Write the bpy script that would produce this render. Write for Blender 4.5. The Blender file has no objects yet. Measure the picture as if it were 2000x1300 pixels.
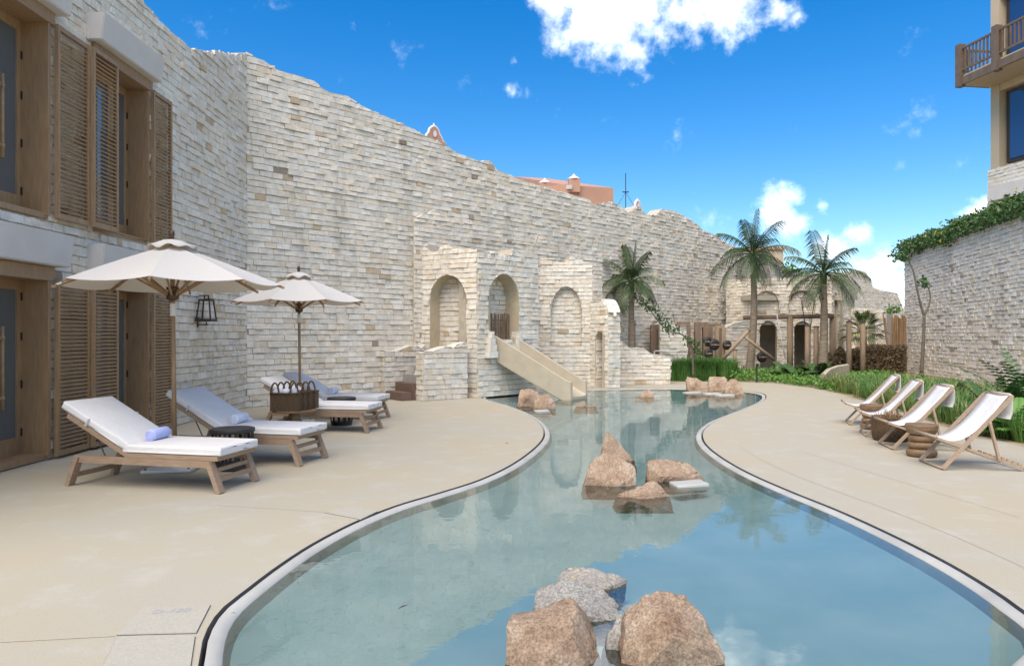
import bpy, bmesh, math, random
from mathutils import Vector, Matrix, noise
random.seed(7)
R = math.radians
scene = bpy.context.scene
col = scene.collection
# ------------------------------------------------------------------ camera
F, CX, HY, H = 1400.0, 1000.0, 655.0, 1.57       # photo pixels per unit slope, centre column, horizon row, eye height
cam_d = bpy.data.cameras.new('camera'); cam = bpy.data.objects.new('camera', cam_d); col.objects.link(cam)
cam.location = (0, 0, H); cam.rotation_euler = (R(90), 0, 0)
cam_d.sensor_width = 36; cam_d.lens = 36*F/2000; cam_d.shift_y = 0.0025
cam_d.clip_start = 0.05; cam_d.clip_end = 3000
scene.camera = cam
scene.view_settings.view_transform = 'Standard'; scene.view_settings.look = 'None'
scene.view_settings.gamma = 1; scene.view_settings.use_curve_mapping = False
scene.view_settings.exposure = 1.64
# ------------------------------------------------------------------ sun and sky
SUN_DIR = Vector((-.27, -.50, .82)).normalized()
sun_d = bpy.data.lights.new('sun', 'SUN'); sun = bpy.data.objects.new('sun', sun_d); col.objects.link(sun)
sun_d.energy = 1.5; sun_d.angle = R(60); sun_d.color = (1, .875, .71)
sun.rotation_euler = SUN_DIR.to_track_quat('Z', 'Y').to_euler()
world = bpy.data.worlds.new('World'); scene.world = world; world.use_nodes = True
def make_world():
    nt = world.node_tree; N = nt.nodes; L = nt.links; N.clear()
    out = N.new('ShaderNodeOutputWorld'); bg = N.new('ShaderNodeBackground'); L.new(bg.outputs[0], out.inputs[0])
    bg.inputs[1].default_value = 0.122
    sky = N.new('ShaderNodeTexSky'); sky.sky_type = 'NISHITA'; sky.sun_disc = False
    sky.sun_elevation = math.asin(SUN_DIR.z); sky.sun_rotation = math.atan2(SUN_DIR.x, SUN_DIR.y)
    sky.air_density = 1.0; sky.dust_density = 0.6; sky.ozone_density = 2.0
    hs = N.new('ShaderNodeHueSaturation'); hs.inputs['Saturation'].default_value = 1.5; hs.inputs['Value'].default_value = .53; hs.inputs['Hue'].default_value = .504
    L.new(sky.outputs[0], hs.inputs['Color'])
    tc = N.new('ShaderNodeTexCoord')
    def mth(op, a, b=None, c=None):
        n = N.new('ShaderNodeMath'); n.operation = op
        for i, x in enumerate((a, b, c)):
            if x is None: continue
            if isinstance(x, (int, float)): n.inputs[i].default_value = x
            else: L.new(x, n.inputs[i])
        return n.outputs[0]
    def blob(px, py, r, w=1.0):                 # a soft round patch of sky that holds cloud
        d = Vector(((px-CX)/F, 1, -(py-HY)/F)).normalized()
        vm = N.new('ShaderNodeVectorMath'); vm.operation = 'DISTANCE'; L.new(tc.outputs['Generated'], vm.inputs[0]); vm.inputs[1].default_value = d
        mr = N.new('ShaderNodeMapRange'); mr.inputs[1].default_value = 0; mr.inputs[2].default_value = r/F; mr.inputs[3].default_value = w; mr.inputs[4].default_value = 0
        L.new(vm.outputs['Value'], mr.inputs[0]); return mr.outputs[0]
    B = [(1090,-10,110,1),(1170,30,130,1.1),(1250,20,140,1.1),(1238,95,85,.9),(1340,20,120,1),(1330,70,70,.75),(1430,10,110,.95),(1520,10,70,.75),(1555,35,40,.6),
         (1225,-120,260,1.1),(1010,60,40,.45),(1005,120,40,.4),(1000,182,30,.42),(1225,160,38,.45),(925,70,30,.35),(690,45,20,.3),
         (1520,405,75,1),(1555,385,50,.9),(1545,430,60,.9),(1490,410,45,.7),(1603,402,34,.62),(1676,455,42,.8),(1610,478,40,.6),
         (1725,545,80,.95),(1690,520,60,.7),(1760,560,80,.9),(1905,415,46,.95),(1930,410,50,.9),(1620,490,60,.5)]
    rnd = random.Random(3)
    for k in range(17):                          # larger, denser clouds added out of view as white fill light
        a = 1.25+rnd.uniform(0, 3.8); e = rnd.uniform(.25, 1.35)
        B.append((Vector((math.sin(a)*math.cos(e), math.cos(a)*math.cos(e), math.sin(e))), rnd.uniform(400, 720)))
    acc = None
    for b in B:
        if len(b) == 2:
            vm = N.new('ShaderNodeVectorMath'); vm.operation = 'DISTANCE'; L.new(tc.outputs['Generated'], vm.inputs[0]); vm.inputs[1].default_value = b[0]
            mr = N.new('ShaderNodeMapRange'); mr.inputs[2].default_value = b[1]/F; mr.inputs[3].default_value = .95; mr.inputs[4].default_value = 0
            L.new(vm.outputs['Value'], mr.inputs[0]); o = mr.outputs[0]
        else: o = blob(*b)
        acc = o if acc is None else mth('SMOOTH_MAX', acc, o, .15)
    nz = N.new('ShaderNodeTexNoise'); nz.inputs['Scale'].default_value = 17; nz.inputs['Detail'].default_value = 9; nz.inputs['Roughness'].default_value = .62
    L.new(tc.outputs['Generated'], nz.inputs['Vector'])
    m = mth('ADD', acc, mth('MULTIPLY', mth('SUBTRACT', nz.outputs[0], .5), 2.1))
    mr = N.new('ShaderNodeMapRange'); mr.interpolation_type = 'SMOOTHSTEP'; mr.inputs[1].default_value = .32; mr.inputs[2].default_value = 1.12
    L.new(m, mr.inputs[0])
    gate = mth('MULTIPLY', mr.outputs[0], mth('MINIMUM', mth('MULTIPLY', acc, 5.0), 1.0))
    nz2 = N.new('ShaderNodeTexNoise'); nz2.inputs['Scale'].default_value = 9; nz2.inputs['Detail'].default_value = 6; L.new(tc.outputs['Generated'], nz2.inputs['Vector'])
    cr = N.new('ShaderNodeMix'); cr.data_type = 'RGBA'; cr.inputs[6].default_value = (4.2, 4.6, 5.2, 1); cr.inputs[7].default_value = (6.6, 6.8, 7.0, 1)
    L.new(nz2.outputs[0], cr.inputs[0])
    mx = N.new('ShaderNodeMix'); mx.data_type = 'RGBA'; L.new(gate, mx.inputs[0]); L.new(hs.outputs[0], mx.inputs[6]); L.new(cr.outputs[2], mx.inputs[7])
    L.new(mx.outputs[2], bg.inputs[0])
make_world()
# ------------------------------------------------------------------ helpers
def ray(px, py): return Vector(((px-CX)/F, 1, -(py-HY)/F))
def G(px, py, z=0):
    r = ray(px, py); t = (z-H)/r.z; return Vector((r.x*t, t, z))
def P(px, py, Y):
    r = ray(px, py); return Vector((r.x*Y, Y, H+r.z*Y))
class MB:
    def __init__(s): s.v = []; s.f = []; s.t = []
    def add(s, vs, fs, tone=0.0):
        b = len(s.v); s.v += [tuple(v) for v in vs]
        for f in fs: s.f.append([b+i for i in f]); s.t.append(tone)
    def box(s, x0, x1, y0, y1, z0, z1, M=None, tone=0.0):
        vs = [Vector((x, y, z)) for z in (z0, z1) for x, y in ((x0, y0), (x1, y0), (x1, y1), (x0, y1))]
        if M: vs = [M @ v for v in vs]
        s.add(vs, [(3,2,1,0),(4,5,6,7),(0,1,5,4),(1,2,6,5),(2,3,7,6),(3,0,4,7)], tone)
    def bar(s, a, b, w, h, up=(0,0,1), tone=0.0):
        a = Vector(a); b = Vector(b); d = (b-a).normalized(); up = Vector(up)
        if abs(d.dot(up)) > .98: up = Vector((1,0,0))
        x = d.cross(up).normalized()*w/2; y = x.cross(d).normalized()*h/2
        vs = [a-x-y, a+x-y, a+x+y, a-x+y, b-x-y, b+x-y, b+x+y, b-x+y]
        s.add(vs, [(3,2,1,0),(4,5,6,7),(0,1,5,4),(1,2,6,5),(2,3,7,6),(3,0,4,7)], tone)
    def tube(s, pts, rad, n=8, cap=True, tone=0.0):
        pts = [Vector(p) for p in pts]; rs = rad if isinstance(rad, (list, tuple)) else [rad]*len(pts)
        d0 = (pts[1]-pts[0]).normalized(); up = Vector((0,0,1)) if abs(d0.z) < .9 else Vector((1,0,0))
        vs = []; x = d0.cross(up).normalized()
        for i, p in enumerate(pts):
            d = (pts[min(i+1, len(pts)-1)]-pts[max(i-1, 0)]).normalized()
            x = (x-d*x.dot(d)).normalized(); y = d.cross(x)
            for k in range(n):
                a = 2*math.pi*k/n; vs.append(p+(x*math.cos(a)+y*math.sin(a))*rs[i])
        fs = []
        for i in range(len(pts)-1):
            for k in range(n): fs.append((i*n+k, i*n+(k+1) % n, (i+1)*n+(k+1) % n, (i+1)*n+k))
        if cap: fs.append(tuple(range(n))[::-1]); fs.append(tuple((len(pts)-1)*n+k for k in range(n)))
        s.add(vs, fs, tone)
    def lathe(s, prof, c=(0,0,0), n=24, sx=1, sy=1, tone=0.0):
        c = Vector(c); vs = []; fs = []
        for r, z in prof:
            for k in range(n):
                a = 2*math.pi*k/n; vs.append(c+Vector((r*math.cos(a)*sx, r*math.sin(a)*sy, z)))
        for i in range(len(prof)-1):
            for k in range(n): fs.append((i*n+k, i*n+(k+1) % n, (i+1)*n+(k+1) % n, (i+1)*n+k))
        fs.append(tuple(range(n))[::-1]); fs.append(tuple((len(prof)-1)*n+k for k in range(n)))
        s.add(vs, fs, tone)
    def build(s, name, mat, parent=None, smooth=False, M=None):
        me = bpy.data.meshes.new(name); me.from_pydata(s.v, [], s.f); me.update()
        at = me.attributes.new('tone', 'FLOAT', 'FACE'); at.data.foreach_set('value', s.t)
        if smooth: me.polygons.foreach_set('use_smooth', [True]*len(me.polygons))
        if isinstance(mat, bpy.types.Material): me.materials.append(mat)
        return link(name, me, parent, M)
def link(name, me, parent=None, M=None):
    o = bpy.data.objects.new(name, me); col.objects.link(o)
    if M: o.matrix_world = M
    if parent: o.parent = parent
    return o
def bm_obj(name, bm, mat, parent=None, smooth=False):
    me = bpy.data.meshes.new(name); bm.to_mesh(me); bm.free()
    me.materials.append(mat)
    if smooth: me.polygons.foreach_set('use_smooth', [True]*len(me.polygons))
    return link(name, me, parent)
def tag(o, label=None, cat=None, group=None, kind=None):
    if label: o['label'] = label
    if cat: o['category'] = cat
    if group: o['group'] = group
    if kind: o['kind'] = kind
    return o
def thing(name, label, cat, loc=(0,0,0), rz=0, group=None):
    o = bpy.data.objects.new(name, None); col.objects.link(o); o.empty_display_size = .2
    o.location = loc; o.rotation_euler = (0, 0, rz); return tag(o, label, cat, group)
def copy_tree(o, parent=None):
    c = o.copy(); col.objects.link(c); c.parent = parent
    for ch in o.children: copy_tree(ch, c)
    return c
def rbox(name, mat, parent, size, M=None, r=.03, seg=3, bulge=0.0):
    bm = bmesh.new(); bmesh.ops.create_cube(bm, size=1)
    bmesh.ops.scale(bm, vec=size, verts=bm.verts)
    if bulge:
        bmesh.ops.subdivide_edges(bm, edges=bm.edges[:], cuts=5, use_grid_fill=True)
        for v in bm.verts:
            fx = 1-(2*v.co.x/size[0])**2; fy = 1-(2*v.co.y/size[1])**2
            v.co.z += math.copysign(bulge*max(0, fx)**.5*max(0, fy)**.5, v.co.z)
        es = [e for e in bm.edges if e.calc_face_angle(0) > .9]
    else: es = bm.edges[:]
    bmesh.ops.bevel(bm, geom=es, offset=r, segments=seg, profile=.6, affect='EDGES', clamp_overlap=True)
    if M: bmesh.ops.transform(bm, matrix=M, verts=bm.verts)
    return bm_obj(name, bm, mat, parent, True)
# ------------------------------------------------------------------ materials
def mat_new(name):
    m = bpy.data.materials.new(name); m.use_nodes = True; nt = m.node_tree
    return m, nt.nodes, nt.links, nt.nodes['Principled BSDF']
def simple(name, c, c2=None, rough=.6, scale=8, bump=0.0, bscale=40, stretch=None, coord='Object', metal=0, spec=.5, detail=5):
    m, N, L, b = mat_new(name)
    b.inputs['Roughness'].default_value = rough; b.inputs['Metallic'].default_value = metal; b.inputs['Specular IOR Level'].default_value = spec
    tc = N.new('ShaderNodeTexCoord'); src = tc.outputs['Object']
    if coord == 'World':
        g = N.new('ShaderNodeNewGeometry'); src = g.outputs['Position']
    mp = N.new('ShaderNodeMapping'); L.new(src, mp.inputs[0])
    if stretch: mp.inputs['Scale'].default_value = stretch
    nz = N.new('ShaderNodeTexNoise'); nz.inputs['Scale'].default_value = scale; nz.inputs['Detail'].default_value = detail; L.new(mp.outputs[0], nz.inputs['Vector'])
    if c2 is None: c2 = tuple(x*.82 for x in c)
    mr = N.new('ShaderNodeMapRange'); mr.inputs[1].default_value = .3; mr.inputs[2].default_value = .7; L.new(nz.outputs[0], mr.inputs[0])
    mx = N.new('ShaderNodeMix'); mx.data_type = 'RGBA'; mx.inputs[6].default_value = (*c, 1); mx.inputs[7].default_value = (*c2, 1)
    L.new(mr.outputs[0], mx.inputs[0]); L.new(mx.outputs[2], b.inputs['Base Color'])
    if bump:
        n2 = N.new('ShaderNodeTexNoise'); n2.inputs['Scale'].default_value = bscale; n2.inputs['Detail'].default_value = 6; L.new(mp.outputs[0], n2.inputs['Vector'])
        bp = N.new('ShaderNodeBump'); bp.inputs['Strength'].default_value = 1; bp.inputs['Distance'].default_value = bump
        L.new(n2.outputs[0], bp.inputs['Height']); L.new(bp.outputs[0], b.inputs['Normal'])
    return m
def brick_mat(name, cream, warm, pale, brown, dark):
    m, N, L, b = mat_new(name); b.inputs['Roughness'].default_value = .9; b.inputs['Specular IOR Level'].default_value = .25
    at = N.new('ShaderNodeAttribute'); at.attribute_name = 'tone'
    cr = N.new('ShaderNodeValToRGB'); e = cr.color_ramp; e.interpolation = 'LINEAR'
    stops = [(0, pale), (.3, cream), (.66, cream), (.86, warm), (.962, warm), (.972, brown), (.991, brown), (.995, dark), (1, dark)]
    while len(e.elements) < len(stops): e.elements.new(.5)
    for el, (p, c) in zip(e.elements, stops): el.position = p; el.color = (*c, 1)
    L.new(at.outputs['Fac'], cr.inputs[0])
    g = N.new('ShaderNodeNewGeometry')
    n1 = N.new('ShaderNodeTexNoise'); n1.inputs['Scale'].default_value = 7; n1.inputs['Detail'].default_value = 8; n1.inputs['Roughness'].default_value = .65; L.new(g.outputs['Position'], n1.inputs['Vector'])
    mr = N.new('ShaderNodeMapRange'); mr.inputs[1].default_value = .3; mr.inputs[2].default_value = .72; mr.inputs[3].default_value = 1.08; mr.inputs[4].default_value = .80; L.new(n1.outputs[0], mr.inputs[0])
    n0 = N.new('ShaderNodeTexNoise'); n0.inputs['Scale'].default_value = .55; n0.inputs['Detail'].default_value = 4; L.new(g.outputs['Position'], n0.inputs['Vector'])
    mr0 = N.new('ShaderNodeMapRange'); mr0.inputs[1].default_value = .35; mr0.inputs[2].default_value = .7; mr0.inputs[3].default_value = 1.03; mr0.inputs[4].default_value = .92; L.new(n0.outputs[0], mr0.inputs[0])
    mp = N.new('ShaderNodeMapping'); mp.inputs['Scale'].default_value = (1.5, 1.5, .28); L.new(g.outputs['Position'], mp.inputs[0])
    ns = N.new('ShaderNodeTexNoise'); ns.inputs['Scale'].default_value = 1.1; ns.inputs['Detail'].default_value = 7; ns.inputs['Roughness'].default_value = .6; L.new(mp.outputs[0], ns.inputs['Vector'])
    mrs = N.new('ShaderNodeMapRange'); mrs.inputs[1].default_value = .55; mrs.inputs[2].default_value = .72; mrs.inputs[3].default_value = 1; mrs.inputs[4].default_value = .74; L.new(ns.outputs[0], mrs.inputs[0])   # rain streaks
    m0 = N.new('ShaderNodeMath'); m0.operation = 'MULTIPLY'; L.new(mrs.outputs[0], m0.inputs[0]); L.new(mr0.outputs[0], m0.inputs[1])
    mu = N.new('ShaderNodeMath'); mu.operation = 'MULTIPLY'; L.new(mr.outputs[0], mu.inputs[0]); L.new(m0.outputs[0], mu.inputs[1])
    hs = N.new('ShaderNodeHueSaturation'); L.new(cr.outputs[0], hs.inputs['Color']); L.new(mu.outputs[0], hs.inputs['Value'])
    L.new(hs.outputs[0], b.inputs['Base Color'])
    n2 = N.new('ShaderNodeTexNoise'); n2.inputs['Scale'].default_value = 13; n2.inputs['Detail'].default_value = 10; n2.inputs['Roughness'].default_value = .68; L.new(g.outputs['Position'], n2.inputs['Vector'])
    bp = N.new('ShaderNodeBump'); bp.inputs['Distance'].default_value = .024; bp.inputs['Strength'].default_value = 1.0; L.new(n2.outputs[0], bp.inputs['Height']); L.new(bp.outputs[0], b.inputs['Normal'])
    return m
M = {}
M['brick'] = brick_mat('limestone', (.78,.71,.60), (.76,.66,.52), (.80,.76,.68), (.58,.45,.30), (.36,.29,.22))
M['brick_pale'] = brick_mat('limestone_pale', (.81,.745,.635), (.78,.69,.55), (.83,.79,.71), (.60,.48,.34), (.38,.32,.25))
M['mortar'] = simple('mortar', (.52,.46,.37), (.42,.37,.29), .95, 6, .004, 60, coord='World')
M['cap'] = simple('lime_cap', (.72,.67,.58), (.58,.53,.44), .9, 5, .006, 30, coord='World')
M['plaster'] = simple('lintel_plaster', (.63,.59,.54), (.57,.53,.48), .85, 3, .002, 50, coord='World')
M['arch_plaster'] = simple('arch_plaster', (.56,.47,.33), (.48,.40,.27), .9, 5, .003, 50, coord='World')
M['tan'] = simple('slide_concrete', (.47,.405,.30), (.40,.345,.255), .7, 4, .0015, 80)
M['teak'] = simple('teak', (.37,.235,.125), (.27,.165,.085), .55, 6, .001, 60, stretch=(6,6,.6))
M['teak_slat'] = simple('teak_slat', (.42,.27,.145), (.32,.20,.105), .55, 5, stretch=(3,1,3))
M['lounge_wood'] = simple('weathered_teak', (.36,.25,.165), (.26,.175,.115), .65, 7, .001, 70, stretch=(1,7,7))
M['chair_wood'] = simple('pale_teak', (.42,.31,.21), (.32,.225,.15), .65, 9, .001, 70, stretch=(1.5,6,6))
M['dark_wood'] = simple('dark_wood', (.10,.045,.022), (.06,.028,.015), .45, 8)
M['post_wood'] = simple('post_wood', (.36,.26,.17), (.26,.18,.115), .8, 5, .004, 30, stretch=(3,3,.5))
M['red_wood'] = simple('frame_wood', (.25,.165,.11), (.17,.11,.07), .7, 5, .003, 30, stretch=(3,3,.5))
M['stick'] = simple('stick', (.13,.085,.055), (.24,.17,.11), .85, 9, stretch=(4,4,.6))
M['bamboo'] = simple('bamboo', (.33,.21,.11), (.20,.12,.06), .7, 7, stretch=(3,3,.5))
M['black'] = simple('black_metal', (.018,.017,.016), (.028,.026,.024), .5, 12)
M['white_metal'] = simple('white_metal', (.72,.72,.70), (.64,.64,.62), .4, 5)
M['cushion'] = simple('cushion_cloth', (.70,.68,.66), (.64,.625,.61), .9, 2.5, .010, 9)
M['sling'] = simple('sling_canvas', (.70,.70,.69), (.63,.63,.63), .9, 3, .008, 8)
M['towel_blue'] = simple('blue_towel', (.42,.47,.80), (.50,.55,.84), .95, 30, .004, 160)
M['towel_white'] = simple('white_towel', (.72,.74,.80), (.60,.62,.72), .95, 30, .004, 160)
M['wicker'] = simple('wicker', (.15,.085,.035), (.045,.025,.012), .7, 45, .012, 70, stretch=(1,1,2.2))
M['stool'] = simple('stool_wood', (.25,.155,.08), (.15,.09,.045), .6, 7, .002, 40, stretch=(1,1,2))
M['pool'] = simple('pool_plaster', (.60,.73,.72), (.43,.61,.62), .8, 1.6, coord='World', detail=8)
M['coping'] = simple('coping_plaster', (.47,.46,.42), (.36,.355,.33), .75, 2.2, .002, 40, coord='World')
M['slot'] = simple('drain_slot', (.06,.065,.075), (.09,.095,.105), .6, 10)
M['leaf_dark'] = simple('leaf_dark', (.035,.085,.022), (.06,.13,.03), .5, 6)
M['leaf_mid'] = simple('leaf_mid', (.08,.19,.03), (.13,.26,.045), .5, 2.5, coord='World')
M['leaf_lime'] = simple('leaf_lime', (.10,.20,.028), (.16,.27,.05), .5, 1.4, coord='World')
M['grass'] = simple('grass_blade', (.06,.18,.03), (.12,.24,.045), .55, .9, coord='World')
M['grass_light'] = simple('grass_blade_light', (.15,.22,.05), (.28,.28,.10), .55, .8, coord='World')
M['palm_leaf'] = simple('palm_leaf', (.024,.055,.014), (.06,.09,.022), .42, 2)
M['palm_trunk'] = simple('palm_trunk', (.30,.24,.17), (.17,.13,.09), .9, 5, .012, 14, stretch=(1,1,5))
M['bark'] = simple('bark', (.17,.14,.10), (.10,.085,.06), .9, 9)
M['hedge'] = simple('brown_hedge', (.10,.065,.035), (.17,.12,.06), .8, 1.5, coord='World')
M['flower'] = simple('yellow_flower', (.75,.62,.05), (.65,.5,.03), .6, 5)
M['pink'] = simple('pink_render', (.50,.28,.19), (.45,.25,.17), .85, 1)
M['pink_white'] = simple('white_trim', (.70,.68,.68), (.62,.60,.60), .8, 2)
M['hotel'] = simple('tan_render', (.52,.42,.29), (.48,.385,.265), .85, .8)
M['balcony'] = simple('balcony_wood', (.17,.12,.085), (.12,.085,.06), .6, 4)
M['frame_dark'] = simple('window_frame', (.035,.03,.028), None, .5, 4)
M['soil'] = simple('sandy_soil', (.42,.33,.20), (.28,.21,.12), .95, 1.2, .01, 14, coord='World')
M['terrain'] = simple('dry_ground', (.30,.27,.17), (.18,.20,.09), .95, .3, coord='World')
M['step'] = simple('step_board', (.17,.105,.075), (.13,.08,.058), .6, 5, stretch=(1,1,6))
M['step_grey'] = simple('step_stone', (.36,.34,.33), (.31,.29,.28), .7, 6)
M['pencil'] = simple('pencil_mark', (.40,.40,.44), None, .9, 30)
def glass_mat():
    m, N, L, b = mat_new('door_glass'); b.inputs['Base Color'].default_value = (.20,.23,.25,1); b.inputs['Metallic'].default_value = .55; b.inputs['Roughness'].default_value = .05
    b.inputs['Specular IOR Level'].default_value = .8; return m
M['glass'] = glass_mat()
def blue_glass():
    m, N, L, b = mat_new('blue_window'); b.inputs['Base Color'].default_value = (.015,.05,.16,1); b.inputs['Roughness'].default_value = .05; b.inputs['Specular IOR Level'].default_value = 1.0; return m
M['blue_glass'] = blue_glass()
def canopy_mat():
    m, N, L, b = mat_new('canopy_cloth'); b.inputs['Base Color'].default_value = (.82,.80,.76,1); b.inputs['Roughness'].default_value = .9
    tr = N.new('ShaderNodeBsdfTranslucent'); tr.inputs[0].default_value = (.72,.60,.42,1)
    mx = N.new('ShaderNodeMixShader'); mx.inputs[0].default_value = .35
    L.new(b.outputs[0], mx.inputs[1]); L.new(tr.outputs[0], mx.inputs[2]); L.new(mx.outputs[0], N['Material Output'].inputs[0]); return m
M['canopy'] = canopy_mat()
def deck_mat():
    m, N, L, b = mat_new('deck_concrete'); b.inputs['Roughness'].default_value = .75; b.inputs['Specular IOR Level'].default_value = .35
    g = N.new('ShaderNodeNewGeometry')
    def nz(s, d, r=.55):
        n = N.new('ShaderNodeTexNoise'); n.inputs['Scale'].default_value = s; n.inputs['Detail'].default_value = d; n.inputs['Roughness'].default_value = r; L.new(g.outputs['Position'], n.inputs['Vector']); return n.outputs[0]
    def mixc(f, a, c, lo=.35, hi=.68):
        mr = N.new('ShaderNodeMapRange'); mr.inputs[1].default_value = lo; mr.inputs[2].default_value = hi; L.new(f, mr.inputs[0])
        mx = N.new('ShaderNodeMix'); mx.data_type = 'RGBA'; L.new(mr.outputs[0], mx.inputs[0])
        for i, x in ((6, a), (7, c)):
            if isinstance(x, tuple): mx.inputs[i].default_value = (*x, 1)
            else: L.new(x, mx.inputs[i])
        return mx.outputs[2]
    base = mixc(nz(.55, 8, .65), (.43,.375,.268), (.405,.378,.308), .36, .64)
    sp = mixc(nz(2.2, 8, .7), base, (.48,.455,.39), .52, .80)
    fine = mixc(nz(90, 3, .6), sp, (.30,.265,.19), .55, .80)
    L.new(fine, b.inputs['Base Color'])
    bp = N.new('ShaderNodeBump'); bp.inputs['Distance'].default_value = .002; bp.inputs['Strength'].default_value = .6; L.new(nz(70, 5), bp.inputs['Height']); L.new(bp.outputs[0], b.inputs['Normal'])
    return m
M['deck'] = deck_mat()
M['plate'] = simple('plate_concrete', (.44,.41,.34), (.38,.355,.29), .8, 60, .002, 90, coord='World')
def rock_mat(name, ramp):
    m, N, L, b = mat_new(name); b.inputs['Roughness'].default_value = .85; b.inputs['Specular IOR Level'].default_value = .3
    tc = N.new('ShaderNodeTexCoord')
    n1 = N.new('ShaderNodeTexNoise'); n1.inputs['Scale'].default_value = 1.9; n1.inputs['Detail'].default_value = 12; n1.inputs['Roughness'].default_value = .72; L.new(tc.outputs['Object'], n1.inputs['Vector'])
    cr = N.new('ShaderNodeValToRGB'); e = cr.color_ramp
    for _ in range(3): e.elements.new(.5)
    for el, (p, c) in zip(e.elements, ramp): el.position = p; el.color = (*c, 1)
    L.new(n1.outputs[0], cr.inputs[0])
    n2 = N.new('ShaderNodeTexNoise'); n2.inputs['Scale'].default_value = 70; n2.inputs['Detail'].default_value = 8; n2.inputs['Roughness'].default_value = .75; L.new(tc.outputs['Object'], n2.inputs['Vector'])
    mr = N.new('ShaderNodeMapRange'); mr.inputs[1].default_value = .35; mr.inputs[2].default_value = .68; mr.inputs[3].default_value = .42; mr.inputs[4].default_value = 1.38; L.new(n2.outputs[0], mr.inputs[0])
    hs = N.new('ShaderNodeHueSaturation'); L.new(cr.outputs[0], hs.inputs['Color']); 
    gp = N.new('ShaderNodeNewGeometry'); sx = N.new('ShaderNodeSeparateXYZ'); L.new(gp.outputs['Position'], sx.inputs[0])
    wet = N.new('ShaderNodeMapRange'); wet.inputs[1].default_value = -.035; wet.inputs[2].default_value = .03; wet.inputs[3].default_value = .8; wet.inputs[4].default_value = 1; L.new(sx.outputs[2], wet.inputs[0])   # wet band at the waterline
    wm = N.new('ShaderNodeMath'); wm.operation = 'MULTIPLY'; L.new(wet.outputs[0], wm.inputs[0]); L.new(mr.outputs[0], wm.inputs[1])
    L.new(wm.outputs[0], hs.inputs['Value']); L.new(hs.outputs[0], b.inputs['Base Color'])
    bp = N.new('ShaderNodeBump'); bp.inputs['Distance'].default_value = .012; L.new(n2.outputs[0], bp.inputs['Height']); L.new(bp.outputs[0], b.inputs['Normal'])
    return m
M['rock'] = rock_mat('granite_rock', [(.30,(.13,.08,.05)),(.40,(.29,.19,.12)),(.50,(.42,.30,.205)),(.60,(.52,.41,.31)),(.75,(.62,.54,.46))])
M['rock_grey'] = rock_mat('grey_rock', [(.28,(.20,.17,.14)),(.42,(.32,.29,.25)),(.52,(.41,.39,.35)),(.62,(.48,.42,.32)),(.75,(.55,.53,.50))])
M['rock_ochre'] = rock_mat('ochre_rock', [(.30,(.24,.20,.17)),(.42,(.38,.35,.32)),(.52,(.46,.41,.34)),(.58,(.46,.33,.14)),(.75,(.52,.38,.17))])
def water_mat():
    m, N, L, b = mat_new('pool_water'); N.remove(b)
    tr = N.new('ShaderNodeBsdfTransparent'); tr.inputs[0].default_value = (.90,.97,.98,1)
    gl = N.new('ShaderNodeBsdfGlossy'); gl.inputs['Roughness'].default_value = .015
    fr = N.new('ShaderNodeFresnel'); fr.inputs[0].default_value = 2.05
    g = N.new('ShaderNodeNewGeometry')
    nz = N.new('ShaderNodeTexNoise'); nz.inputs['Scale'].default_value = 2.6; nz.inputs['Detail'].default_value = 4; L.new(g.outputs['Position'], nz.inputs['Vector'])
    bp = N.new('ShaderNodeBump'); bp.inputs['Distance'].default_value = .004; bp.inputs['Strength'].default_value = .5; L.new(nz.outputs[0], bp.inputs['Height'])
    for n in (gl, fr): L.new(bp.outputs[0], n.inputs['Normal'])
    mx = N.new('ShaderNodeMixShader'); L.new(fr.outputs[0], mx.inputs[0]); L.new(tr.outputs[0], mx.inputs[1]); L.new(gl.outputs[0], mx.inputs[2])
    L.new(mx.outputs[0], N['Material Output'].inputs[0]); return m
M['water'] = water_mat()
# ------------------------------------------------------------------ ground, deck, pool
def catmull(pts, k=8):
    out = []; n = len(pts)
    for i in range(n):
        p0, p1, p2, p3 = pts[i-1], pts[i], pts[(i+1) % n], pts[(i+2) % n]
        for j in range(k):
            t = j/k
            out.append(.5*((2*p1)+(p2-p0)*t+(2*p0-5*p1+4*p2-p3)*t*t+(3*p1-p0-3*p2+p3)*t**3))
    return out
POOL_PX = [(391,1275),(402,1232),(430,1190),(480,1150),(540,1105),(610,1060),(690,1019),(770,987),(850,963),(935,936),(1000,905),(1045,872),(1061,850),(1056,830),(1033,811),
           (1000,796),(968,786),(946,780),(944,774),(985,767),(1060,761),(1150,759),(1230,758),(1310,757),(1400,760),(1460,763),(1490,768),(1497,775),(1487,785),(1450,801),(1402,820),(1380,835),(1373,849),(1381,868),(1412,893),(1465,923),(1545,958),(1640,996),(1740,1041),(1850,1096),(1945,1152)]
pool_pts = [G(*p).to_2d() for p in POOL_PX]
pool_pts += [Vector(p) for p in [(2.92,4.05),(2.86,3.75),(2.50,3.40),(1.95,3.02),(1.2,2.72),(.3,2.6),(-.5,2.7),(-1.1,2.95),(-1.40,3.22)]]
outline = catmull(pool_pts, 7)
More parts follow.
